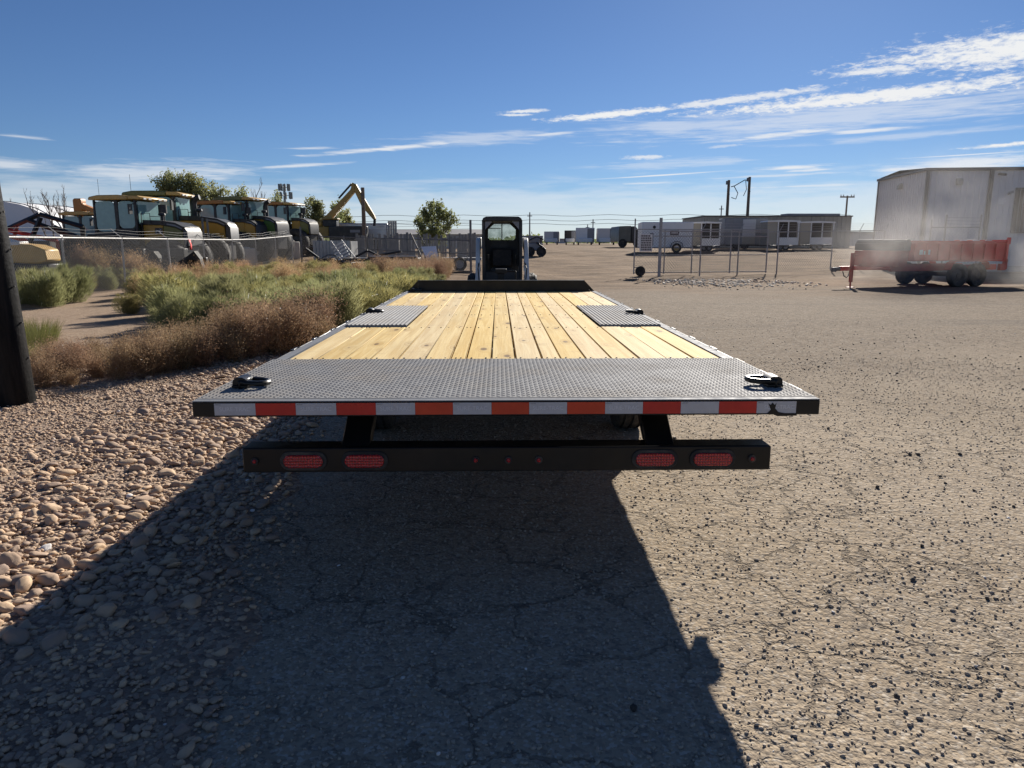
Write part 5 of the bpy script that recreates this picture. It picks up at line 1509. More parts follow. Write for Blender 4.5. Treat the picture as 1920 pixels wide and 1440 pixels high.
MB().tube([(3.95, 0, hgt(410, 62) + zb), (3.9, 0, hgt(424, 62) + zb)], 0.12, 6).build('bucket_link', 'machine_black', EX)
# poles
t = thing('utility_pole', 'bare brown utility pole standing in front of the excavator stick', 'pole', (lat(684, 55), 55, gz(0, 55)))
MB().cyl((0, 0, -0.3), (0, 0, hgt(352, 55) - gz(0, 55)), 0.17, 0.13, n=10).build('pole_shaft', 'pole_wood', t)
MB().cyl((-0.15, -0.1, 4.3), (0.15, -0.1, 4.3), 0.04).build('bolt_bracket', 'galv_dark', t)
for (px, top, lab) in ((1360, 337, 'left of the twin wooden service poles behind the tan shed'), (1398, 331, 'right taller one of the twin wooden service poles behind the tan shed')):
    t = thing('service_pole', lab, 'pole', (lat(px, 84), 84, gz(0, 84)), 0, 'twin service poles')
    h = hgt(top, 84) - gz(0, 84)
    MB().cyl((0, 0, -0.3), (0, 0, h), 0.2, 0.15, n=10).build('pole_shaft', 'pole_wood', t)
    MB().box(-0.35, -0.25, h - 0.5, -0.12, -0.05, h - 0.1).build('transformer_can', 'galv_dark', t)
    MB().cyl((-0.15, -0.2, h - 1.6), (0.1, -0.2, h - 1.6), 0.05).build('pole_fitting', 'galv_dark', t)
x0, x1 = lat(1362, 84), lat(1397, 84)
h0 = hgt(370, 84); h1 = hgt(343, 84)
o = MB().tube([(x0 + 0.1, 83.8, hgt(350, 84)), (x0 + 0.5, 83.8, hgt(348, 84)), (x0 + 1.6, 83.8, hgt(337, 84)), (x1, 83.8, h1 + 0.3)], 0.05, 5).tube([(x0 + 0.4, 83.8, hgt(348, 84)), (x0 + 0.9, 83.8, hgt(362, 84)), (x0 + 0.7, 83.8, hgt(373, 84)), (x0 + 0.2, 83.8, hgt(370, 84))], 0.05, 5).tube([(x0 + 1.7, 83.8, hgt(338, 84)), (x1 - 0.3, 83.8, hgt(355, 84)), (x1 - 0.6, 83.8, hgt(367, 84))], 0.04, 5).build('cable', 'wire', None)
tag(o, 'loose drooping service cable between the twin poles', 'cable')
t = thing('power_pole', 'power pole with a crossarm beyond the tan shed', 'pole', (lat(1581, 130), 130, gz(0, 130)))
h = hgt(366, 130) - gz(0, 130)
MB().cyl((0, 0, -0.3), (0, 0, h), 0.19, 0.15, n=8).build('pole_shaft', 'pole_wood', t)
MB().box(-1.25, -0.1, h - 0.35, 1.25, 0.1, h - 0.12).build('crossarm', 'pole_wood', t)
for k in (-1.15, -0.7, 0.7, 1.15):
    MB().cyl((k, 0, h - 0.12), (k, 0, h + 0.16), 0.08, n=6).build('insulator', 'machine_grey', t)
for (px, top, Y, lab) in ((993, 398, 150, 'thin tall pole right of the skid loader cab'), (1111, 411, 170, 'thin pole behind the far white trailers'), (1349, 385, 160, 'thin lattice pole left of the twin poles'), (1101, 421, 190, 'short thin pole among the far trailers')):
    t = thing('thin_pole', lab, 'pole', (lat(px, Y), Y, gz(0, Y)))
    MB().cyl((0, 0, -0.3), (0, 0, hgt(top, Y) - gz(0, Y)), 0.16, 0.11, n=6).build('pole_shaft', 'galv_dark', t)
    MB().box(-0.5, -0.05, hgt(top, Y) - gz(0, Y) - 0.8, 0.5, 0.05, hgt(top, Y) - gz(0, Y) - 0.65).build('crossarm', 'galv_dark', t)
for k, (a, b_) in enumerate(((404, 400), (414, 408), (420, 417))):
    o = MB().tube([(lat(600 + 30 * q, 150), 150, hgt(a + (b_ - a) * q / 40 + 3.0 * math.sin(q * 0.7) ** 2, 150)) for q in range(0, 34)], 0.035, 4).build('power_line', 'wire', None)
    tag(o, ('uppermost', 'middle', 'lowest')[k] + ' of the thin power lines crossing the sky low behind the loader', 'wire')
# phone mast
t = thing('phone_mast', 'grey phone mast with two tiers of antennas beyond the tractors', 'mast', (lat(539, 240), 240, gz(0, 240)))
zm = -gz(0, 240)
MB().cyl((0, 0, 0), (0, 0, hgt(346, 240) + zm), 0.55, 0.35, n=10).build('mast_shaft', 'antenna_grey', t)
for (zc, rad) in ((hgt(352, 240) + zm, 1.6), (hgt(367, 240) + zm, 2.2)):
    for k in range(9):
        a = k * R(40) + 0.2
        MB().box(-0.28, -0.16, -1.05, 0.28, 0.16, 1.05, Matrix.Translation((rad * math.cos(a), rad * math.sin(a), zc)) @ Matrix.Rotation(a, 4, 'Z')).build('antenna', 'antenna_grey', t)
    MB().cyl((-rad, 0, zc), (rad, 0, zc), 0.1, n=6).cyl((0, -rad, zc), (0, rad, zc), 0.1, n=6).build('antenna_bracket', 'antenna_grey', t)
# white tent
t = thing('storage_tent', 'white arched fabric storage tent at the far left', 'tent', (lat(-10, 92), 92, gz(0, 92)))
zt = -gz(0, 92)
q = MB()
pts = []
for i in range(15):
    a = math.pi * i / 14
    pts.append((8.3 * math.cos(a), 5.4 * math.sin(a) ** 0.8))
q.prism(pts, 'y', 0, 24)
q.build('tent_cover', 'tent_fabric', t, True)
for k in range(3):
    MB().tube([(8.34 * math.cos(math.pi * i / 14), 1 + 6 * k, 5.44 * math.sin(math.pi * i / 14) ** 0.8) for i in range(15)], 0.06, 4).build('tent_rib', 'machine_grey', t)
# grey tank wagon and container row
t = thing('silver_tank', 'grey metal tank body with bright ribbed end behind the utility pole', 'tank', (lat(690, 64), 64, gz(0, 64)))
x0, x1 = lat(632, 64) - lat(690, 64), lat(731, 64) - lat(690, 64)
zz = gz(0, 64)
MB().box(x0, -0.9, hgt(449, 64) - zz, x1, 0.9, hgt(419, 64) - zz).build('tank_body', 'silver_tank', t, True, 0.12)
for k in range(4):
    xx = x1 + 0.02 + k * 0.19
    MB().cyl((xx + 0.08, -0.85, 0.1), (xx + 0.08, -0.85, hgt(415, 64) - zz), 0.09, n=8).build('end_rib', 'corrugated', t)
MB().box(x0, -0.95, 0, x1 + 0.8, 0.95, hgt(449, 64) - zz - 0.02).build('skid_base', 'machine_black', t)
t = thing('dark_container', 'dark long container between the excavator and the grey tank', 'container', (lat(632, 60), 60, gz(0, 60)))
MB().box(-0.6, 0, 0, 2.3, 1.6, hgt(424, 60) - gz(0, 60)).build('container_body', 'machine_black', t, True, 0.05)
MB().box(1.1, -0.02, hgt(436, 60) - gz(0, 60), 1.9, -0.002, hgt(431, 60) - gz(0, 60)).build('vent', 'machine_grey', t)
# corrugated box trailer and flat trailers by the fence
CBX = thing('stock_box', 'rusty grey corrugated metal box with a white loading ramp leaning on it', 'box', (lat(620, 38.5), 38.5, gz(0, 38.5)), R(-4))
x0, x1 = lat(586, 38.5) - lat(620, 38.5), lat(658, 38.5) - lat(620, 38.5)
zz = gz(0, 38.5)
ribbed(MB(), x0, x1, 0.45, hgt(451, 38.5) - zz, 0, 0.04, 0.18).build('box_side', 'corrugated', CBX, False)
MB().box(x0, 0.05, 0.4, x1, 1.4, hgt(452, 38.5) - zz).build('box_body', 'corrugated', CBX)
MB().box(x0 + 0.1, -0.3, 0.25, x1 + 0.6, 1.3, 0.42).build('box_base', 'galv_dark', CBX)
FT = thing('equipment_trailer', 'low black equipment trailer with fender and ramps behind the weeds', 'trailer', (lat(650, 36), 36, 0.0), R(0))
zz = 0.05
MB().box(-1.5, 0, 0.62, 3.4, 1.9, 0.78).box(1.0, -0.05, 0.5, 3.4, 0.0, 0.86).build('trailer_deck', 'machine_black', FT, True, 0.02)
MB().box(1.1, -0.06, 0.86, 3.4, 0.02, 0.90).build('deck_rail', 'machine_white', FT)
wheel_y(FT, -0.75, -0.12, 0.40, 0.25, -1, 'machine_black')
MB().tube([(-1.3, -0.12, 0.55), (-1.15, -0.12, 0.82), (-0.9, -0.12, 0.94), (-0.6, -0.12, 0.94), (-0.35, -0.12, 0.82), (-0.2, -0.12, 0.62), (0.35, -0.12, 0.62), (0.45, -0.12, 0.85)], 0.035, 6).build('fender', 'galv_dark', FT)
rp = MB()
for k in range(5):
    rp.box(-0.3, -0.03, 0.0 + 0.16 * k, 0.3, 0.03, 0.07 + 0.16 * k, Matrix.Translation((-0.1, -0.2, 0.82)) @ Matrix.Rotation(R(-28), 4, 'Y'))
rp.cyl((-0.2, -0.2, 1.66), (0.45, -0.2, 0.78), 0.025, n=6).cyl((-0.72, -0.2, 1.62), (-0.15, -0.2, 0.78), 0.025, n=6)
rp.build('loading_ramp', 'machine_white', FT)
q = MB()
for (a, b_) in (((0.3, 0.1, 0.8), (1.0, 0.1, 1.15)), ((1.0, .1, 1.15), (1.6, .1, 0.85)), ((1.4, 0.3, 0.9), (2.6, 0.3, 1.1)), ((-1.4, 0, 0.8), (-2.0, 0, 1.25))):
    q.cyl(a, b_, 0.06, n=6)
q.build('winch_frame', 'machine_black', FT)
FT2 = thing('utility_trailer', 'small black utility trailer with its tyre showing left of the loader', 'trailer', (lat(862, 38), 38, 0.08))
MB().box(-1.0, 0, 0.55, 1.1, 1.5, 0.68).box(-1.0, -0.02, 0.9, 1.1, 0.02, 0.96).box(-1.0, -.02, 0.68, -0.94, .02, 1.5).build('trailer_deck', 'galv_dark', FT2)
wheel_y(FT2, 0.0, -0.12, 0.36, 0.22, -1, 'machine_grey')
MB().tube([(-0.5, -0.12, 0.5), (-0.35, -0.12, 0.76), (0, -0.12, 0.86), (0.35, -0.12, 0.76), (0.5, -0.12, 0.5)], 0.03, 6).build('fender', 'machine_grey', FT2)
PN = thing('leaning_panel', 'pale blue white sheet panel leaning in a dark frame at the fence', 'panel', (lat(806, 37), 37, 0))
MB().add([(-0.45, 0, 1.33), (0.30, 0, 1.36), (0.5, -0.3, 0.55), (-0.05, -0.3, 0.52), (-0.45, 0.03, 1.33), (0.30, 0.03, 1.36), (0.5, -0.27, 0.55), (-0.05, -0.27, 0.52)],
         [(0, 1, 2, 3), (7, 6, 5, 4), (0, 4, 5, 1), (1, 5, 6, 2), (2, 6, 7, 3), (3, 7, 4, 0)]).build('sheet', 'blue_panel', PN, False)
MB().cyl((-0.95, 0.05, 2.0), (-0.08, -0.3, 0.1), 0.03, n=6).cyl((-0.6, 0.05, 2.05), (-0.25, 0.05, 1.4), 0.03, n=6).cyl((0.35, 0.05, 1.4), (0.55, -0.3, 0.1), 0.025, n=6).build('frame_leg', 'machine_black', PN)
# grey slat fence
SFN = thing('slat_fence', 'old grey upright slat fence behind the dark pipe fence', 'fence', (0, 0, 0))
slat_me = MB().box(-0.075, -0.012, 0, 0.075, 0.012, 1.75).build('slat', 'slat_grey', SFN)
sd = slat_me.data
k = 0
for i in range(58):
    px = 668 + i * 3.9
    if random.random() < 0.16:
        continue
    Y = 47 + i * 0.02
    if k == 0:
        o = slat_me
    else:
        o = bpy.data.objects.new('slat', sd); COL.objects.link(o); o.parent = SFN
    k += 1
    o.location = (lat(px, Y), Y, gz(0, Y) - 0.05)
    o.scale = (random.uniform(0.8, 1.1), 1, random.uniform(0.82, 1.05)); o.rotation_euler = (random.gauss(0, 0.02), random.gauss(0, 0.03), 0)
for z in (0.5, 1.35):
    MB().cyl((lat(666, 47.2), 47.05, gz(0, 47) + z), (lat(896, 48.2), 48.2, gz(0, 48) + z), 0.04, n=4).build('rail', 'slat_grey', SFN)
sh = thing('low_shed', 'long low grey shed roof showing over the slat fence', 'shed', (lat(790, 72), 72, gz(0, 72)))
MB().box(-2.6, 0, 0, 6.2, 4, 1.35).build('wall', 'far_wall', sh); MB().add([(-2.8, -0.3, 1.35), (6.4, -0.3, 1.35), (6.4, 2, 1.85), (-2.8, 2, 1.85), (6.4, 4.2, 1.35), (-2.8, 4.2, 1.35)], [(0, 1, 2, 3), (3, 2, 4, 5)]).build('roof', 'far_roof', sh, False)

# ------------------------------------------------------------------ trailers and sheds on the right
t = thing('tan_shed', 'long low tan metal shed with ribbed walls behind the white trailers', 'building', (lat(1318, 76), 76, gz(0, 76)))
x1 = lat(1592, 76) - lat(1318, 76); zz = gz(0, 76); hh = hgt(406, 76) - zz
ribbed(MB(), 0, x1, 0, hh, 0, 0.06, 0.45).build('wall', 'tan_metal', t, False)
MB().box(0, 0.08, 0, x1, 9, hh - 0.02).build('wall_back', 'tan_metal', t)
MB().box(-0.1, -0.12, hh, x1 + 0.1, 9, hh + 0.12).build('roof', 'trim_grey', t)
MB().box(9, 1, hh + 0.13, 14.5, 3, hh + 0.36).build('roof_vent', 'machine_grey', t)
WT = thing('enclosed_trailer', 'white enclosed trailer with one wheel behind the gate notice board', 'trailer', (lat(1203, 58), 58, gz(0, 58)), R(-2))
x1 = lat(1298, 58) - lat(1203, 58); zz = gz(0, 58); hh = hgt(416, 58) - zz
MB().box(0, 0, 0.42, x1, 2.2, hh).build('trailer_body', 'white_paint', WT, True, 0.05)
MB().box(-0.02, -0.02, 0.36, x1 + 0.02, 2.22, 0.46).build('lower_trim', 'machine_grey', WT)
MB().box(0.62, -0.012, 0.55, 0.9, -0.001, 1.55).build('side_door', 'machine_grey', WT)
MB().cyl((0.95, -0.02, hh - 0.4), (0.95, -0.001, hh - 0.4), 0.12, n=12).build('vent', 'machine_black', WT)
wheel_y(WT, 2.75, 0.05, 0.38, 0.24, -1, 'tractor_tan')
MB().tube([(2.25, -0.08, 0.45), (2.35, -0.08, 0.75), (2.6, -0.08, 0.88), (2.9, -0.08, 0.88), (3.15, -0.08, 0.75), (3.25, -0.08, 0.45)], 0.04, 6).build('fender', 'machine_grey', WT)
def screen_trailer(px0, px1, top, Y, label, open_from=0.35):
    zz = gz(0, Y); x0 = lat(px0, Y); L = lat(px1, Y) - x0; h = hgt(top, Y) - zz
    t = thing('screened_trailer', label, 'trailer', (x0, Y, zz), R(-3), 'white framed trailers in front of the tan shed')
    MB().box(0, 0.06, 0.45, L * open_from, 2.0, h - 0.08).build('closed_wall', 'tan_metal', t, True, 0.02)
    MB().box(L * open_from, 0.0, 0.45, L, 0.05, 0.45 + (h - 0.45) * 0.32).build('counter_wall', 'white_paint', t, True, 0.01)
    MB().box(L * open_from, 0.6, 0.45, L, 0.66, h - 0.08).build('dark_screen', 'screen_dark', t)
    n = 2
    for k in range(n + 1):
        xx = L * open_from + (L - L * open_from - 0.09) * k / n
        MB().box(xx, -0.02, 0.45, xx + 0.09, 0.06, h - 0.08).build('frame_post', 'white_paint', t)
    MB().prism([(-0.08, h - 0.08), (L + 0.08, h - 0.08), (L, h + 0.03), (L * 0.5, h + 0.08), (0, h + 0.03)], 'y', -0.12, 2.1).build('roof', 'white_paint', t, False)
    MB().box(0, 0, 0.34, L, 2.0, 0.44).build('chassis', 'machine_black', t)
    for xx in (L * 0.45, L * 0.62):
        wheel_y(t, xx, 0.15, 0.33, 0.2, -1, 'machine_grey')
    return t
screen_trailer(1297, 1349, 417, 62, 'leftmost small trailer with white posts and dark screens beside the white enclosed trailer', 0.3)
screen_trailer(1437, 1495, 414, 64, 'middle trailer with white posts and dark screens right of the pale blue one', 0.32)
screen_trailer(1499, 1560, 416, 66, 'rightmost trailer with white posts and dark screens near the shed end', 0.3)
BT = thing('enclosed_trailer', 'tall pale bluish trailer between the screened trailers', 'trailer', (lat(1357, 67), 67, gz(0, 67)), R(-2))
x1 = lat(1436, 67) - lat(1357, 67); hh = hgt(409, 67) - gz(0, 67)
MB().box(0, 0, 0.42, x1, 2.2, hh).build('trailer_body', 'machine_grey', BT, True, 0.04)
MB().box(x1 * 0.42, -0.02, 0.5, x1 * 0.72, -0.002, hh - 0.1).build('side_panel', 'white_panel', BT)
MB().box(x1 * 0.42, -0.03, 0.45, x1 * 0.72, -0.021, 1.1).build('lower_panel', 'tan_metal', BT)
for xx in (x1 * 0.3, x1 * 0.5):
    wheel_y(BT, xx, 0.1, 0.36, 0.2, -1, 'machine_black')
MB().box(0.2, 0.1, 0.3, x1 + 0.8, 2.1, 0.41).build('chassis', 'machine_black', BT)
t = thing('far_shed', 'low pale shed left of the white building', 'shed', (lat(1598, 90), 90, gz(0, 90)))
MB().box(0, 0, 0, 6, 5, hgt(437, 90) - gz(0, 90)).build('wall', 'far_wall', t); MB().box(-0.2, -0.2, hgt(437, 90) - gz(0, 90) + 0.01, 6.2, 5, hgt(434, 90) - gz(0, 90)).build('roof', 'far_roof', t)
for (px0, px1, top, Y, mat_, lab, dk) in (
        (1020, 1048, 434, 112, 'white_panel', 'small pale boxy trailer, leftmost of the far row in the dirt lot', 'machine_grey'),
        (1058, 1079, 432, 112, 'screen_dark', 'dark sided boxy trailer in the far row', 'machine_grey'),
        (1079, 1114, 427, 106, 'white_paint', 'tall white boxy trailer in the middle of the far row', 'machine_grey'),
        (1119, 1157, 428, 106, 'white_panel', 'wide pale boxy trailer right of the tall white one in the far row', 'machine_grey')):
    zz = gz(0, Y); x0 = lat(px0, Y); L = lat(px1, Y) - x0; h = hgt(top, Y) - zz
    t = thing('box_trailer', lab, 'trailer', (x0, Y, zz), R(-6), 'far box trailers in the dirt lot')
    MB().box(0, 0, 0.4, L, 4.2, h).build('trailer_body', mat_, t, True, 0.05)
    MB().box(L * 0.62, -0.02, 0.45, L * 0.98, -0.002, h - 0.1).build('end_door', dk, t)
    for xx in (L * 0.15, L * 0.85):
        wheel(t, xx, 2.2, 0.36, 0.22, 1)
    MB().box(L * 0.1, -0.35, 0.35, L * 0.9, -0.02, 0.95).build('front_skirt', 'white_paint', t, True, 0.1)
t = thing('parked_truck', 'dark green tarped truck beside the gate', 'truck', (lat(1160, 76), 76, gz(0, 76)), R(4))
L = lat(1198, 76) - lat(1160, 76); h = hgt(424, 76) - gz(0, 76)
MB().prism([(0, 0.6), (0, h - 0.15), (0.1, h), (L * 0.6, h + 0.05), (L * 0.6, 0.6)], 'y', 0, 4).build('tarped_bed', 'truck_green', t, True, 0.05)
MB().prism([(L * 0.61, 0.5), (L * 0.61, h), (L * 0.85, h), (L * 1.05, h - 0.6), (L * 1.15, 1.2), (L * 1.15, 0.4)], 'y', 0.1, 2.2).build('cab', 'machine_black', t, True, 0.08)
for xx in (L * 0.2, L * 0.95):
    wheel_y(t, xx, 0.1, 0.45, 0.3, -1, 'machine_black')
# machinery heap right of the loader
t = thing('parked_machine', 'grey machinery with pipes parked just right of the loader', 'machine', (lat(1003, 52), 52, gz(0, 52)))
MB().box(-0.45, 0, 0.4, 0.55, 1.8, 0.95).box(-0.35, 0.1, 0.95, 0.35, 1.2, 1.3).build('machine_body', 'machine_grey', t, True, 0.06)
for xx in (-0.35, 0.45):
    wheel_y(t, xx, -0.05, 0.35, 0.25, -1, 'machine_black')
MB().tube([(-0.5, -0.1, 1.1), (0.1, -0.1, 1.38), (0.6, -0.1, 1.2)], 0.05, 6).cyl((0.1, -0.1, 1.0), (0.75, -0.2, 0.5), 0.07, n=6).build('pipes', 'machine_black', t)
t = thing('far_shelter', 'low dark roofed shelter right of the loader cab', 'shelter', (lat(985, 92), 92, gz(0, 92)))
MB().box(-1.2, 0, hgt(446, 92) - gz(0, 92), 2.2, 3, hgt(442, 92) - gz(0, 92)).build('roof', 'far_roof', t)
for xx in (-1.1, 0.5, 2.0):
    MB().box(xx, 0.1, 0, xx + 0.15, 0.25, hgt(446, 92) - gz(0, 92)).build('roof_post', 'machine_black', t)
MB().box(-1.1, 2.8, 0, 2.1, 2.9, hgt(446, 92) - gz(0, 92)).build('back_wall', 'screen_dark', t)
# low far buildings along the horizon
for (px0, px1, top, Y, m_, lab) in ((1600, 1640, 446, 260, 'far_wall', 'pale far shed on the horizon left of the white building'), (700, 790, 446, 240, 'far_wall', 'long pale warehouse on the horizon behind the grey tank'), (985, 1016, 447, 300, 'far_wall', 'pale low warehouse on the horizon right of the loader'), (1045, 1060, 449, 280, 'far_wall', 'tiny pale shed on the horizon between the far trailers')):
    zz = gz(0, Y); x0 = lat(px0, Y); L = lat(px1, Y) - x0; h = hgt(top, Y) - zz
    t = thing('warehouse', lab, 'building', (x0, Y, zz))
    MB().box(0, 0, 0, L, 12, h).build('wall', m_, t); MB().box(-0.3, -0.3, h + 0.002, L + 0.3, 12, h + 0.35).build('roof', 'far_roof', t)

# ------------------------------------------------------------------ plants
def blade_mesh(P, D, L, Wd, rs):
    """one thin triangle per blade from P along D, length L, width Wd"""
    n = len(P)
    s = rs.normal(size=(n, 3)); s -= D * np.sum(s * D, 1)[:, None]; s /= np.linalg.norm(s, axis=1)[:, None]
    b0 = P - s * Wd[:, None]; b1 = P + s * Wd[:, None]; t = P + D * L[:, None]
    return np.stack([b0, b1, t], 1).reshape(-1, 3), np.arange(3 * n).reshape(n, 3)
def leaf_mesh(P, D, L, Wd, rs):
    """small four sided leaf"""
    n = len(P)
    s = rs.normal(size=(n, 3)); s -= D * np.sum(s * D, 1)[:, None]; s /= np.linalg.norm(s, axis=1)[:, None]
    m_ = P + D * (L * 0.5)[:, None]
    v = np.stack([P, m_ - s * Wd[:, None], P + D * L[:, None], m_ + s * Wd[:, None]], 1).reshape(-1, 3)
    return v, np.arange(4 * n).reshape(n, 4)
def unit(v):
    return v / np.linalg.norm(v, axis=1)[:, None]
def bush_data(kind, seed):
    rs = np.random.default_rng(seed)
    ob = []
    if kind in ('green', 'olive'):
        nst = 60
        VV, FF, o = [], [], 0
        n = 6500
        # several plumes make an uneven dome
        npl = 11
        c = np.clip(rs.normal(size=(npl, 2)), -1.5, 1.5) * 0.25; hh = 0.70 + 0.42 * rs.random(npl) - 0.35 * np.hypot(c[:, 0], c[:, 1])
        w = rs.integers(0, npl, n)
        t = rs.random(n) ** 0.75
        rad = 0.21 * (0.35 + np.sin(np.pi * np.minimum(1, t * 0.95 + 0.08)) ** 0.8)
        a = rs.uniform(0, 2 * np.pi, n); q = np.sqrt(rs.random(n))
        P = np.stack([c[w, 0] * (0.55 + 0.75 * t) + rad * q * np.cos(a), c[w, 1] * (0.55 + 0.75 * t) + rad * q * np.sin(a), hh[w] * t * 0.92], 1)
        out = np.stack([P[:, 0] * 0.9 + 0.3 * np.cos(a), P[:, 1] * 0.9 + 0.3 * np.sin(a), np.full(n, 0.95)], 1)
        D = unit(out + rs.normal(size=(n, 3)) * 0.28)
        v, f = blade_mesh(P, D, rs.uniform(0.07, 0.2, n), rs.uniform(0.0035, 0.0075, n), rs)
        return fast_mesh('foliage', v, f, 'kochia_green' if kind == 'green' else 'kochia_olive', None, False)
    if kind in ('brown', 'straw'):
        nst = 46
        V, F, o = [], [], 0
        n = 4200
        a = rs.uniform(0, 2 * np.pi, nst); sp_ = rs.uniform(0.05, 0.42, nst); hh = rs.uniform(0.55, 1.0, nst)
        base = np.stack([0.13 * np.cos(a) * rs.random(nst), 0.13 * np.sin(a) * rs.random(nst), np.zeros(nst)], 1)
        tip = np.stack([sp_ * np.cos(a), sp_ * np.sin(a), hh], 1)
        w = rs.integers(0, nst, n)
        t = 0.18 + 0.82 * rs.random(n) ** 0.7
        P = base[w] + (tip - base)[w] * t[:, None]
        P[:, 2] = base[w, 2] + hh[w] * (t ** 0.8)
        P += rs.normal(size=(n, 3)) * (0.03 + 0.07 * t)[:, None]
        D = unit(rs.normal(size=(n, 3)) + np.array([0, 0, 0.45]))
        v1, f1 = leaf_mesh(P, D, rs.uniform(0.02, 0.05, n), rs.uniform(0.005, 0.012, n), rs)
        # twigs as slim three sided blades
        m_ = 900
        w = rs.integers(0, nst, m_); t = rs.random(m_) * 0.9
        Q = base[w] + (tip - base)[w] * t[:, None]; Q[:, 2] = hh[w] * t ** 0.8
        D2 = unit(unit(tip - base)[w] + rs.normal(size=(m_, 3)) * 0.35)
        v2, f2 = leaf_mesh(Q, D2, rs.uniform(0.14, 0.3, m_), rs.uniform(0.002, 0.0035, m_), rs)
        v = np.concatenate([v1, v2]); f = np.concatenate([f1, f2 + len(v1)])
        v[:, 2] = np.maximum(v[:, 2], 0.0)
        return fast_mesh('foliage', v, f, 'weed_brown' if kind == 'brown' else 'weed_straw', None, False)
    if kind == 'grass':
        n = 900
        a = rs.uniform(0, 2 * np.pi, n); q = np.sqrt(rs.random(n)) * 0.35
        P = np.stack([q * np.cos(a), q * np.sin(a), np.zeros(n)], 1)
        D = unit(np.stack([0.35 * np.cos(a), 0.35 * np.sin(a), np.full(n, 1.0)], 1) + rs.normal(size=(n, 3)) * 0.2)
        v, f = blade_mesh(P, D, rs.uniform(0.2, 0.55, n), rs.uniform(0.003, 0.006, n), rs)
        return fast_mesh('foliage', v, f, 'grass_yellow', None, False)
PROTO = {}
for kd, cnt in (('green', 5), ('olive', 3), ('brown', 5), ('straw', 4), ('grass', 2)):
    PROTO[kd] = []
    for i in range(cnt):
        o = bush_data(kd, 500 + 17 * i + len(kd))
        PROTO[kd].append(o.data); bpy.data.objects.remove(o)
def plant(kd, x, y, sc, hs, name, label, cat, group):
    me = random.choice(PROTO[kd])
    o = bpy.data.objects.new(name, me)
    COL.objects.link(o)
    o.location = (x, y, gz(x, y) - 0.02)
    o.rotation_euler = (random.gauss(0, 0.05), random.gauss(0, 0.05), random.uniform(0, 6.28))
    o.scale = (sc, sc, sc * hs)
    tag(o, label, cat, group)
    return o
def inside(poly, x, y):
    c = False
    j = len(poly) - 1
    for i in range(len(poly)):
        if (poly[i][1] > y) != (poly[j][1] > y) and x < (poly[j][0] - poly[i][0]) * (y - poly[i][1]) / (poly[j][1] - poly[i][1]) + poly[i][0]:
            c = not c
        j = i
    return c
def fill(kd, poly, n, smin, smax, hs, gap, name, cat, group, namer, big=None):
    got = []
    xs_ = [p[0] for p in poly]; ys_ = [p[1] for p in poly]
    for _ in range(n * 40):
        if len(got) >= n:
            break
        x = random.uniform(min(xs_), max(xs_)); y = random.uniform(min(ys_), max(ys_))
        if not inside(poly, x, y) or any((a - x) ** 2 + (b_ - y) ** 2 < gap * gap for a, b_ in got):
            continue
        got.append((x, y))
        k_ = kd if isinstance(kd, str) else random.choice(kd)
        sc = random.uniform(smin, smax) * (big(x, y) if big else 1.0)
        lab, sub_ = namer(x, y, sc, k_)
        plant(k_, x, y, sc, random.uniform(*hs), name, lab, cat, group + ', ' + sub_)
    return got
def third(v, a, b_, names):
    return names[0] if v < a else (names[2] if v > b_ else names[1])
def n_front(x, y, sc, k_):
    size = 'tall' if sc > 0.7 else ('middling' if sc > 0.5 else 'low')
    w = third(x, -4.4, -3.3, ('near the black pole', 'in mid row', 'next to the trailer'))
    e = y - (8.2 + (x + 4.9) * 1.1)
    d = 'bordering the river rock' if e < -0.2 else ('in the second line' if e < 0.7 else 'at the back by the green bushes')
    return size + ' dead brown weed ' + w + ', ' + d, size + ' ' + w + ' ' + d
def n_green(x, y, sc, k_):
    colr = 'olive yellow' if k_ == 'olive' else 'grey green'
    size = 'big' if sc > 0.95 else 'smaller'
    w = 'beside the trailer' if x > -3.4 else ('by the sand' if x < -5.8 else 'in mid thicket')
    d = third(y, 14.5, 19, ('behind the dead weeds', 'halfway back', 'towards the headboard'))
    return size + ' feathery ' + colr + ' bush ' + w + ', ' + d, size + ' ' + colr + ' ' + w + ' ' + d
def n_straw(x, y, sc, k_):
    colr = 'olive' if k_ == 'olive' else 'straw coloured'
    w = third(x, -9.0, -6.0, ('near the left fence', 'behind mid thicket', 'near the equipment trailer'))
    d = 'right behind the green bushes' if y < 25 else 'in the last row'
    return colr + ' seeding weed ' + w + ', ' + d, colr + ' ' + w + ' ' + d
def n_fencestraw(x, y, sc, k_):
    d = third(y, 32, 38, ('below the nearest tractor', 'below the middle tractors', 'by the concrete blocks'))
    w = 'touching the fence mesh' if x > -13.6 else 'set back from the fence'
    return 'dry straw weed behind the left fence ' + d + ', ' + w, d + ' ' + w
fill('brown', [(-4.95, 7.2), (-3.9, 7.85), (-3.1, 8.9), (-2.55, 10.3), (-2.5, 11.6), (-3.6, 11.6), (-5.0, 9.8), (-5.6, 8.2)], 80, 0.46, 0.86, (0.72, 1.05), 0.22,
     'dry_weed', 'weed', 'dead brown weeds in front', n_front, lambda x, y: 0.52 + 0.48 * min(1, max(0, (x + 4.9) / 1.5)))
fill(['green', 'green', 'green', 'olive'], [(-4.9, 11.3), (-3.6, 11.4), (-2.35, 11.7), (-2.1, 14.5), (-2.0, 24), (-3.6, 26), (-8.4, 19.5), (-7.6, 16.2), (-6.2, 14.0)], 92, 0.72, 1.12, (0.72, 0.98), 0.60,
     'green_bush', 'bush', 'green bushes left of the trailer', n_green, lambda x, y: 1.0 - 0.18 * min(1, max(0, (y - 14) / 5)))
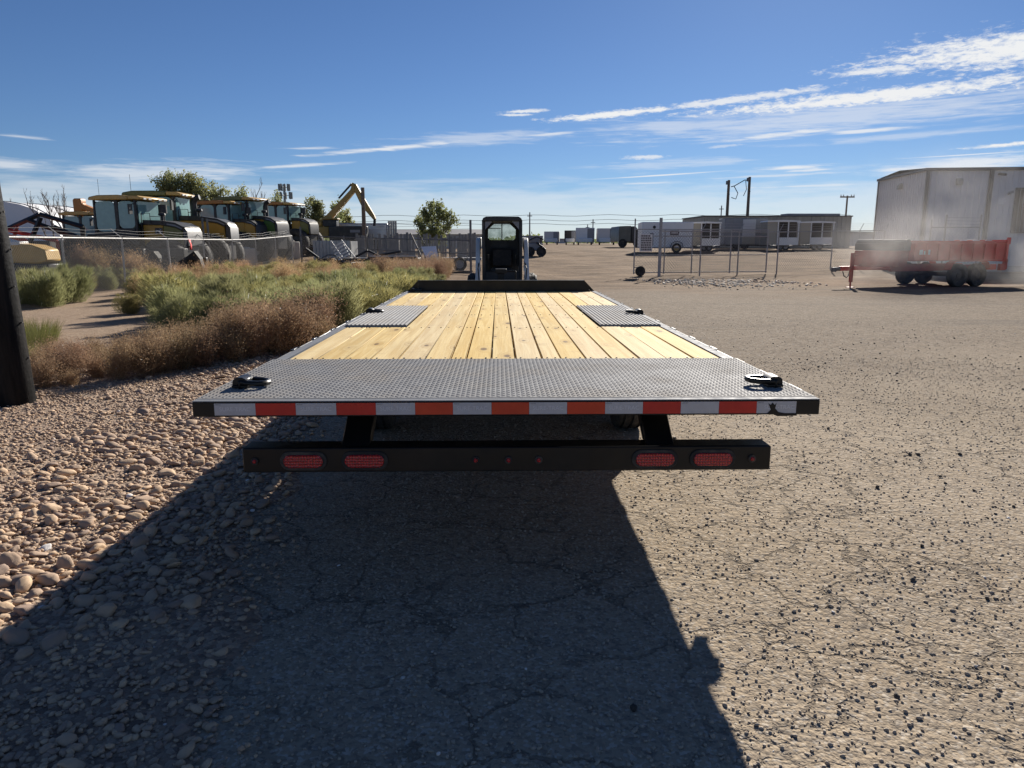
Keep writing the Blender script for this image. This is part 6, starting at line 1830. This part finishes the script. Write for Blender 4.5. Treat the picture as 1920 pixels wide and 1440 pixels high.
fill(['straw', 'olive', 'straw'], [(-9.4, 18.5), (-8.4, 19), (-3.6, 26), (-4.0, 31), (-11.3, 32), (-11.2, 24)], 74, 0.66, 0.98, (0.78, 1.0), 0.7,
     'straw_weed', 'weed', 'straw weeds behind the green bushes', n_straw)
fill('brown', [(-4.6, 26), (-2.2, 24.8), (-1.9, 32), (-5.0, 33.5)], 26, 0.75, 1.0, (0.9, 1.1), 0.6,
     'rust_weed', 'weed', 'rust brown weeds at the far end', lambda x, y, sc, k_: ('rust brown weed at the far end of the thicket, ' + ('close to the headboard' if x > -3.3 else 'away from the trailer') + (', front side' if y < 29 else ', rear side'), ('close' if x > -3.3 else 'away') + (' front' if y < 29 else ' rear')))
fill(['green', 'green', 'olive'], [(-12.0, 16.6), (-10.6, 17.2), (-10.9, 19.6), (-12.0, 20.4)], 8, 0.75, 1.0, (0.85, 1.05), 0.5,
     'fence_bush', 'bush', 'bushes at the near fence end', lambda x, y, sc, k_: (('olive' if k_ == 'olive' else 'dark green') + ' bush beside the black pole at the near fence end, ' + ('front' if y < 18.3 else 'back') + ' of the clump', k_ + (' front' if y < 18.3 else ' back')))
fill(['green', 'olive'], [(-12.6, 21.2), (-12.5, 27), (-14.2, 27), (-14.2, 21)], 14, 0.65, 0.9, (0.8, 1.0), 0.5,
     'fence_weed', 'weed', 'green weeds behind the left fence', lambda x, y, sc, k_: (('olive' if k_ == 'olive' else 'green') + ' weed just behind the left chain link, ' + ('nearer end' if y < 24 else 'farther end') + ' of the clump', k_ + (' near' if y < 24 else ' far')))
fill('straw', [(-12.6, 27), (-12.5, 36), (-15.5, 38), (-16.0, 28)], 30, 0.7, 1.05, (0.9, 1.2), 0.6,
     'fence_straw', 'weed', 'straw weeds below the tractors', n_fencestraw)
fill('straw', [(-16.2, 26.2), (-13.2, 26.6), (-12.8, 28.2), (-16.6, 28.2)], 12, 1.0, 1.35, (0.9, 1.15), 0.45,
     'scraper_weed', 'weed', 'straw weeds at the scrapers', lambda x, y, sc, k_: ('tall straw weed among the scraper wheels, ' + ('left' if x < -14.6 else 'right') + ' part of the clump', 'left' if x < -14.6 else 'right'))
for (x, y, s_) in ((-6.35, 9.9, 0.6), (-6.15, 9.4, 0.5), (-6.8, 10.6, 0.7), (-7.1, 11.3, 0.6), (-7.6, 12.1, 0.7)):
    plant('grass', x, y, s_, 1.0, 'grass_tuft', 'yellow green grass tuft right behind the black pole', 'grass tuft', 'grass tufts by the pole')
plant('olive', -8.05, 15.9, 0.55, 0.85, 'small_bush', 'small low bush alone at the left tip of the thicket, on the sand', 'bush', None)
fill('straw', [(-11.3, 41), (-6, 37.5), (-2.5, 34.5), (-2.2, 33.2), (-6, 34), (-11.3, 35)], 22, 0.45, 0.7, (0.7, 0.9), 0.6,
     'dry_tuft', 'weed', 'low dry weeds under the pipe fence', lambda x, y, sc, k_: ('low dry weed under the dark pipe fence, ' + third(x, -8.5, -5, ('left', 'middle', 'right')) + ' stretch', third(x, -8.5, -5, ('left', 'middle', 'right'))))
# dry litter blown off the weeds onto the gravel
rs = np.random.default_rng(77)
n = 1500
x = -5.6 + 3.6 * rs.random(n); y = 6.0 + 3.6 * rs.random(n)
k = rs.random(n) < np.exp(-np.abs(y - (7.9 + (x + 4.9) * 1.0)) / 0.6)
x, y = x[k], y[k]; n = len(x)
D = unit(np.stack([rs.normal(size=n), rs.normal(size=n), rs.normal(size=n) * 0.15], 1))
v, f = leaf_mesh(np.stack([x, y, bed_z(x, y) + 0.02], 1), D, rs.uniform(0.03, 0.13, n), rs.uniform(0.003, 0.008, n), rs)
lit = fast_mesh('dry_litter', v, f, 'weed_straw', rock_bed, False)
lit['kind'] = 'stuff'

# ------------------------------------------------------------------ trees
def tree(x, y, h, spread, label, leaf, seed, nleaf=2600, lsz=0.16, bare=False, group=None, low=0.12, stems=1, wide=0.2, base=0.15):
    rs = np.random.default_rng(seed); rd = random.Random(seed)
    t = thing('bare_tree' if bare else 'leafy_tree', label, 'tree', (x, y, gz(x, y) - 0.1), rd.uniform(0, 6), group)
    mb = MB(); tips = []
    def limb(p, d, L, r, lev):
        pts = [p]; q = Vector(p)
        dd = Vector(d)
        for k in range(4):
            dd = (dd + Vector((rd.gauss(0, .13), rd.gauss(0, .13), rd.gauss(0.05, .06)))).normalized()
            q = q + dd * L / 4
            pts.append(tuple(q))
        mb.tube(pts, [r, r * .85, r * .7, r * .55, r * .35], 5 if lev else 8)
        if lev >= (3 if bare else 2):
            tips.extend(pts[2:]); return
        nb = rd.randint(3, 5) if lev else rd.randint(7, 10)
        for k in range(nb):
            f = rd.uniform(0.3, 1.0) if lev else low + (1 - low) * (k + rd.random()) / nb
            i = min(3, int(f * 4)); g = f * 4 - i
            b0 = Vector(pts[i]).lerp(Vector(pts[i + 1]), min(1, g))
            a = rd.uniform(0, 6.283); up = rd.uniform(0.5, 1.1)
            nd = Vector((math.cos(a) * spread, math.sin(a) * spread, up)).normalized()
            limb(tuple(b0), nd, L * rd.uniform(0.28, 0.45) * (1.2 - 0.5 * f if not lev else 1), r * 0.42, lev + 1)
        tips.append(pts[-1])
    for k in range(stems):
        ang_ = rd.uniform(0, 6.28); o_ = 0 if stems == 1 else 0.5
        limb((o_ * math.cos(ang_) * k, o_ * math.sin(ang_) * k, 0), (rd.gauss(0, .06 * stems), rd.gauss(0, .06 * stems), 1), h * 0.88 * (1 if k == 0 else rd.uniform(0.75, 0.95)), h * 0.014 + 0.02, 0)
    mb.build('trunk', 'bare_branch' if bare else 'bark', t)
    if not bare:
        # leaf clusters: branch tips plus sprays filling an uneven ovoid crown
        nc = 46
        zz = base + (1 - base) * rs.random(nc) ** 0.85
        rr_ = wide * np.sqrt(np.clip(1 - ((zz - base - 0.36 * (1 - base)) / (0.66 * (1 - base))) ** 2, 0.02, 1)) * np.sqrt(rs.random(nc))
        aa_ = rs.uniform(0, 6.283, nc)
        ex = np.stack([rr_ * np.cos(aa_), rr_ * np.sin(aa_), zz * 0.96], 1) * h
        tp = np.concatenate([np.array(tips), ex, ex + np.array([0, 0, 0.05 * h])]); n = nleaf
        w = rs.integers(0, len(tp), n)
        cl = rs.random(len(tp)) > 0.12
        P = tp[w] + rs.normal(size=(n, 3)) * np.array([0.030, 0.030, 0.042]) * h
        k = cl[w]
        P = P[k]; n = len(P)
        D = unit(rs.normal(size=(n, 3)) + np.array([0, 0, -0.2]))
        v, f = leaf_mesh(P, D, rs.uniform(0.7, 1.3, n) * lsz, rs.uniform(0.3, 0.5, n) * lsz, rs)
        fast_mesh('crown', v, f, leaf, t, False)
    return t
tree(lat(818, 62), 62, hgt(377, 62) - gz(0, 62), 1.0, 'broad green tree standing alone left of the loader', 'tree_leaf', 3, 6500, 0.17, stems=3, low=0.06, wide=0.36, base=0.08)
for i, (px, top, sd_) in enumerate(((322, 336, 11), (340, 331, 12), (362, 328, 13), (384, 330, 14), (398, 345, 15))):
    tree(lat(px, 92 + i), 92 + i, hgt(top, 92) - gz(0, 92), 0.42, ('leftmost', 'second', 'tallest middle', 'fourth', 'rightmost')[i] + ' poplar of the clump behind the tall dark roofed tractor', 'poplar_leaf', sd_, 3000, 0.24, group='poplar clump', low=0.2, wide=0.15, base=0.15)
for i, (px, top, Y, lab) in enumerate(((437, 357, 98, 'left half of the pale poplar pair behind the green hooded tractor'), (456, 361, 100, 'right half of the pale poplar pair behind the green hooded tractor'),
                                       (527, 372, 110, 'small yellow poplar left of the phone mast'), (582, 374, 96, 'left poplar under the excavator boom'), (600, 381, 97, 'middle poplar under the excavator boom'),
                                       (630, 386, 99, 'right poplar under the excavator boom'), (645, 398, 101, 'low rounded poplar right of the excavator boom base'))):
    tree(lat(px, Y), Y, hgt(top, Y) - gz(0, Y), 0.5, lab, 'poplar_leaf', 30 + i, 2200, 0.24, low=0.25, wide=0.2, base=0.2)
for i, (px, top, Y) in enumerate(((92, 365, 85), (104, 362, 86), (122, 362, 85), (134, 366, 87), (46, 380, 100), (478, 352, 95), (505, 362, 97))):
    tree(lat(px, Y), Y, hgt(top, Y) - gz(0, Y), 0.3, ('leftmost bare tree of four behind the white tent edge', 'second bare tree of four behind the white tent edge', 'third bare tree of four behind the white tent edge', 'rightmost bare tree of four behind the white tent edge', 'bare tree showing over the white tent', 'bare thin tree behind the green hooded tractor cab', 'bare thin tree left of the phone mast')[i], '', 60 + i, bare=True, low=0.3)
# low far woods along the horizon
rs = np.random.default_rng(5)
n = 9000
aa = rs.uniform(R(-46), R(46), n); dd = rs.uniform(420, 560, n)
top = 2.0 + 4.5 * np.clip(vnoise(aa * 60, dd * 0 + 3) - 0.35, 0, 1) * 1.6
P = np.stack([dd * np.sin(aa), dd * np.cos(aa), 1.4 + top * rs.random(n)], 1)
v, f = leaf_mesh(P, unit(rs.normal(size=(n, 3))), np.full(n, 2.2), np.full(n, 0.9), rs)
far = fast_mesh('far_woods', v, f, 'tree_leaf', None, False)
far['kind'] = 'stuff'; far['label'] = 'low line of far trees along the horizon'
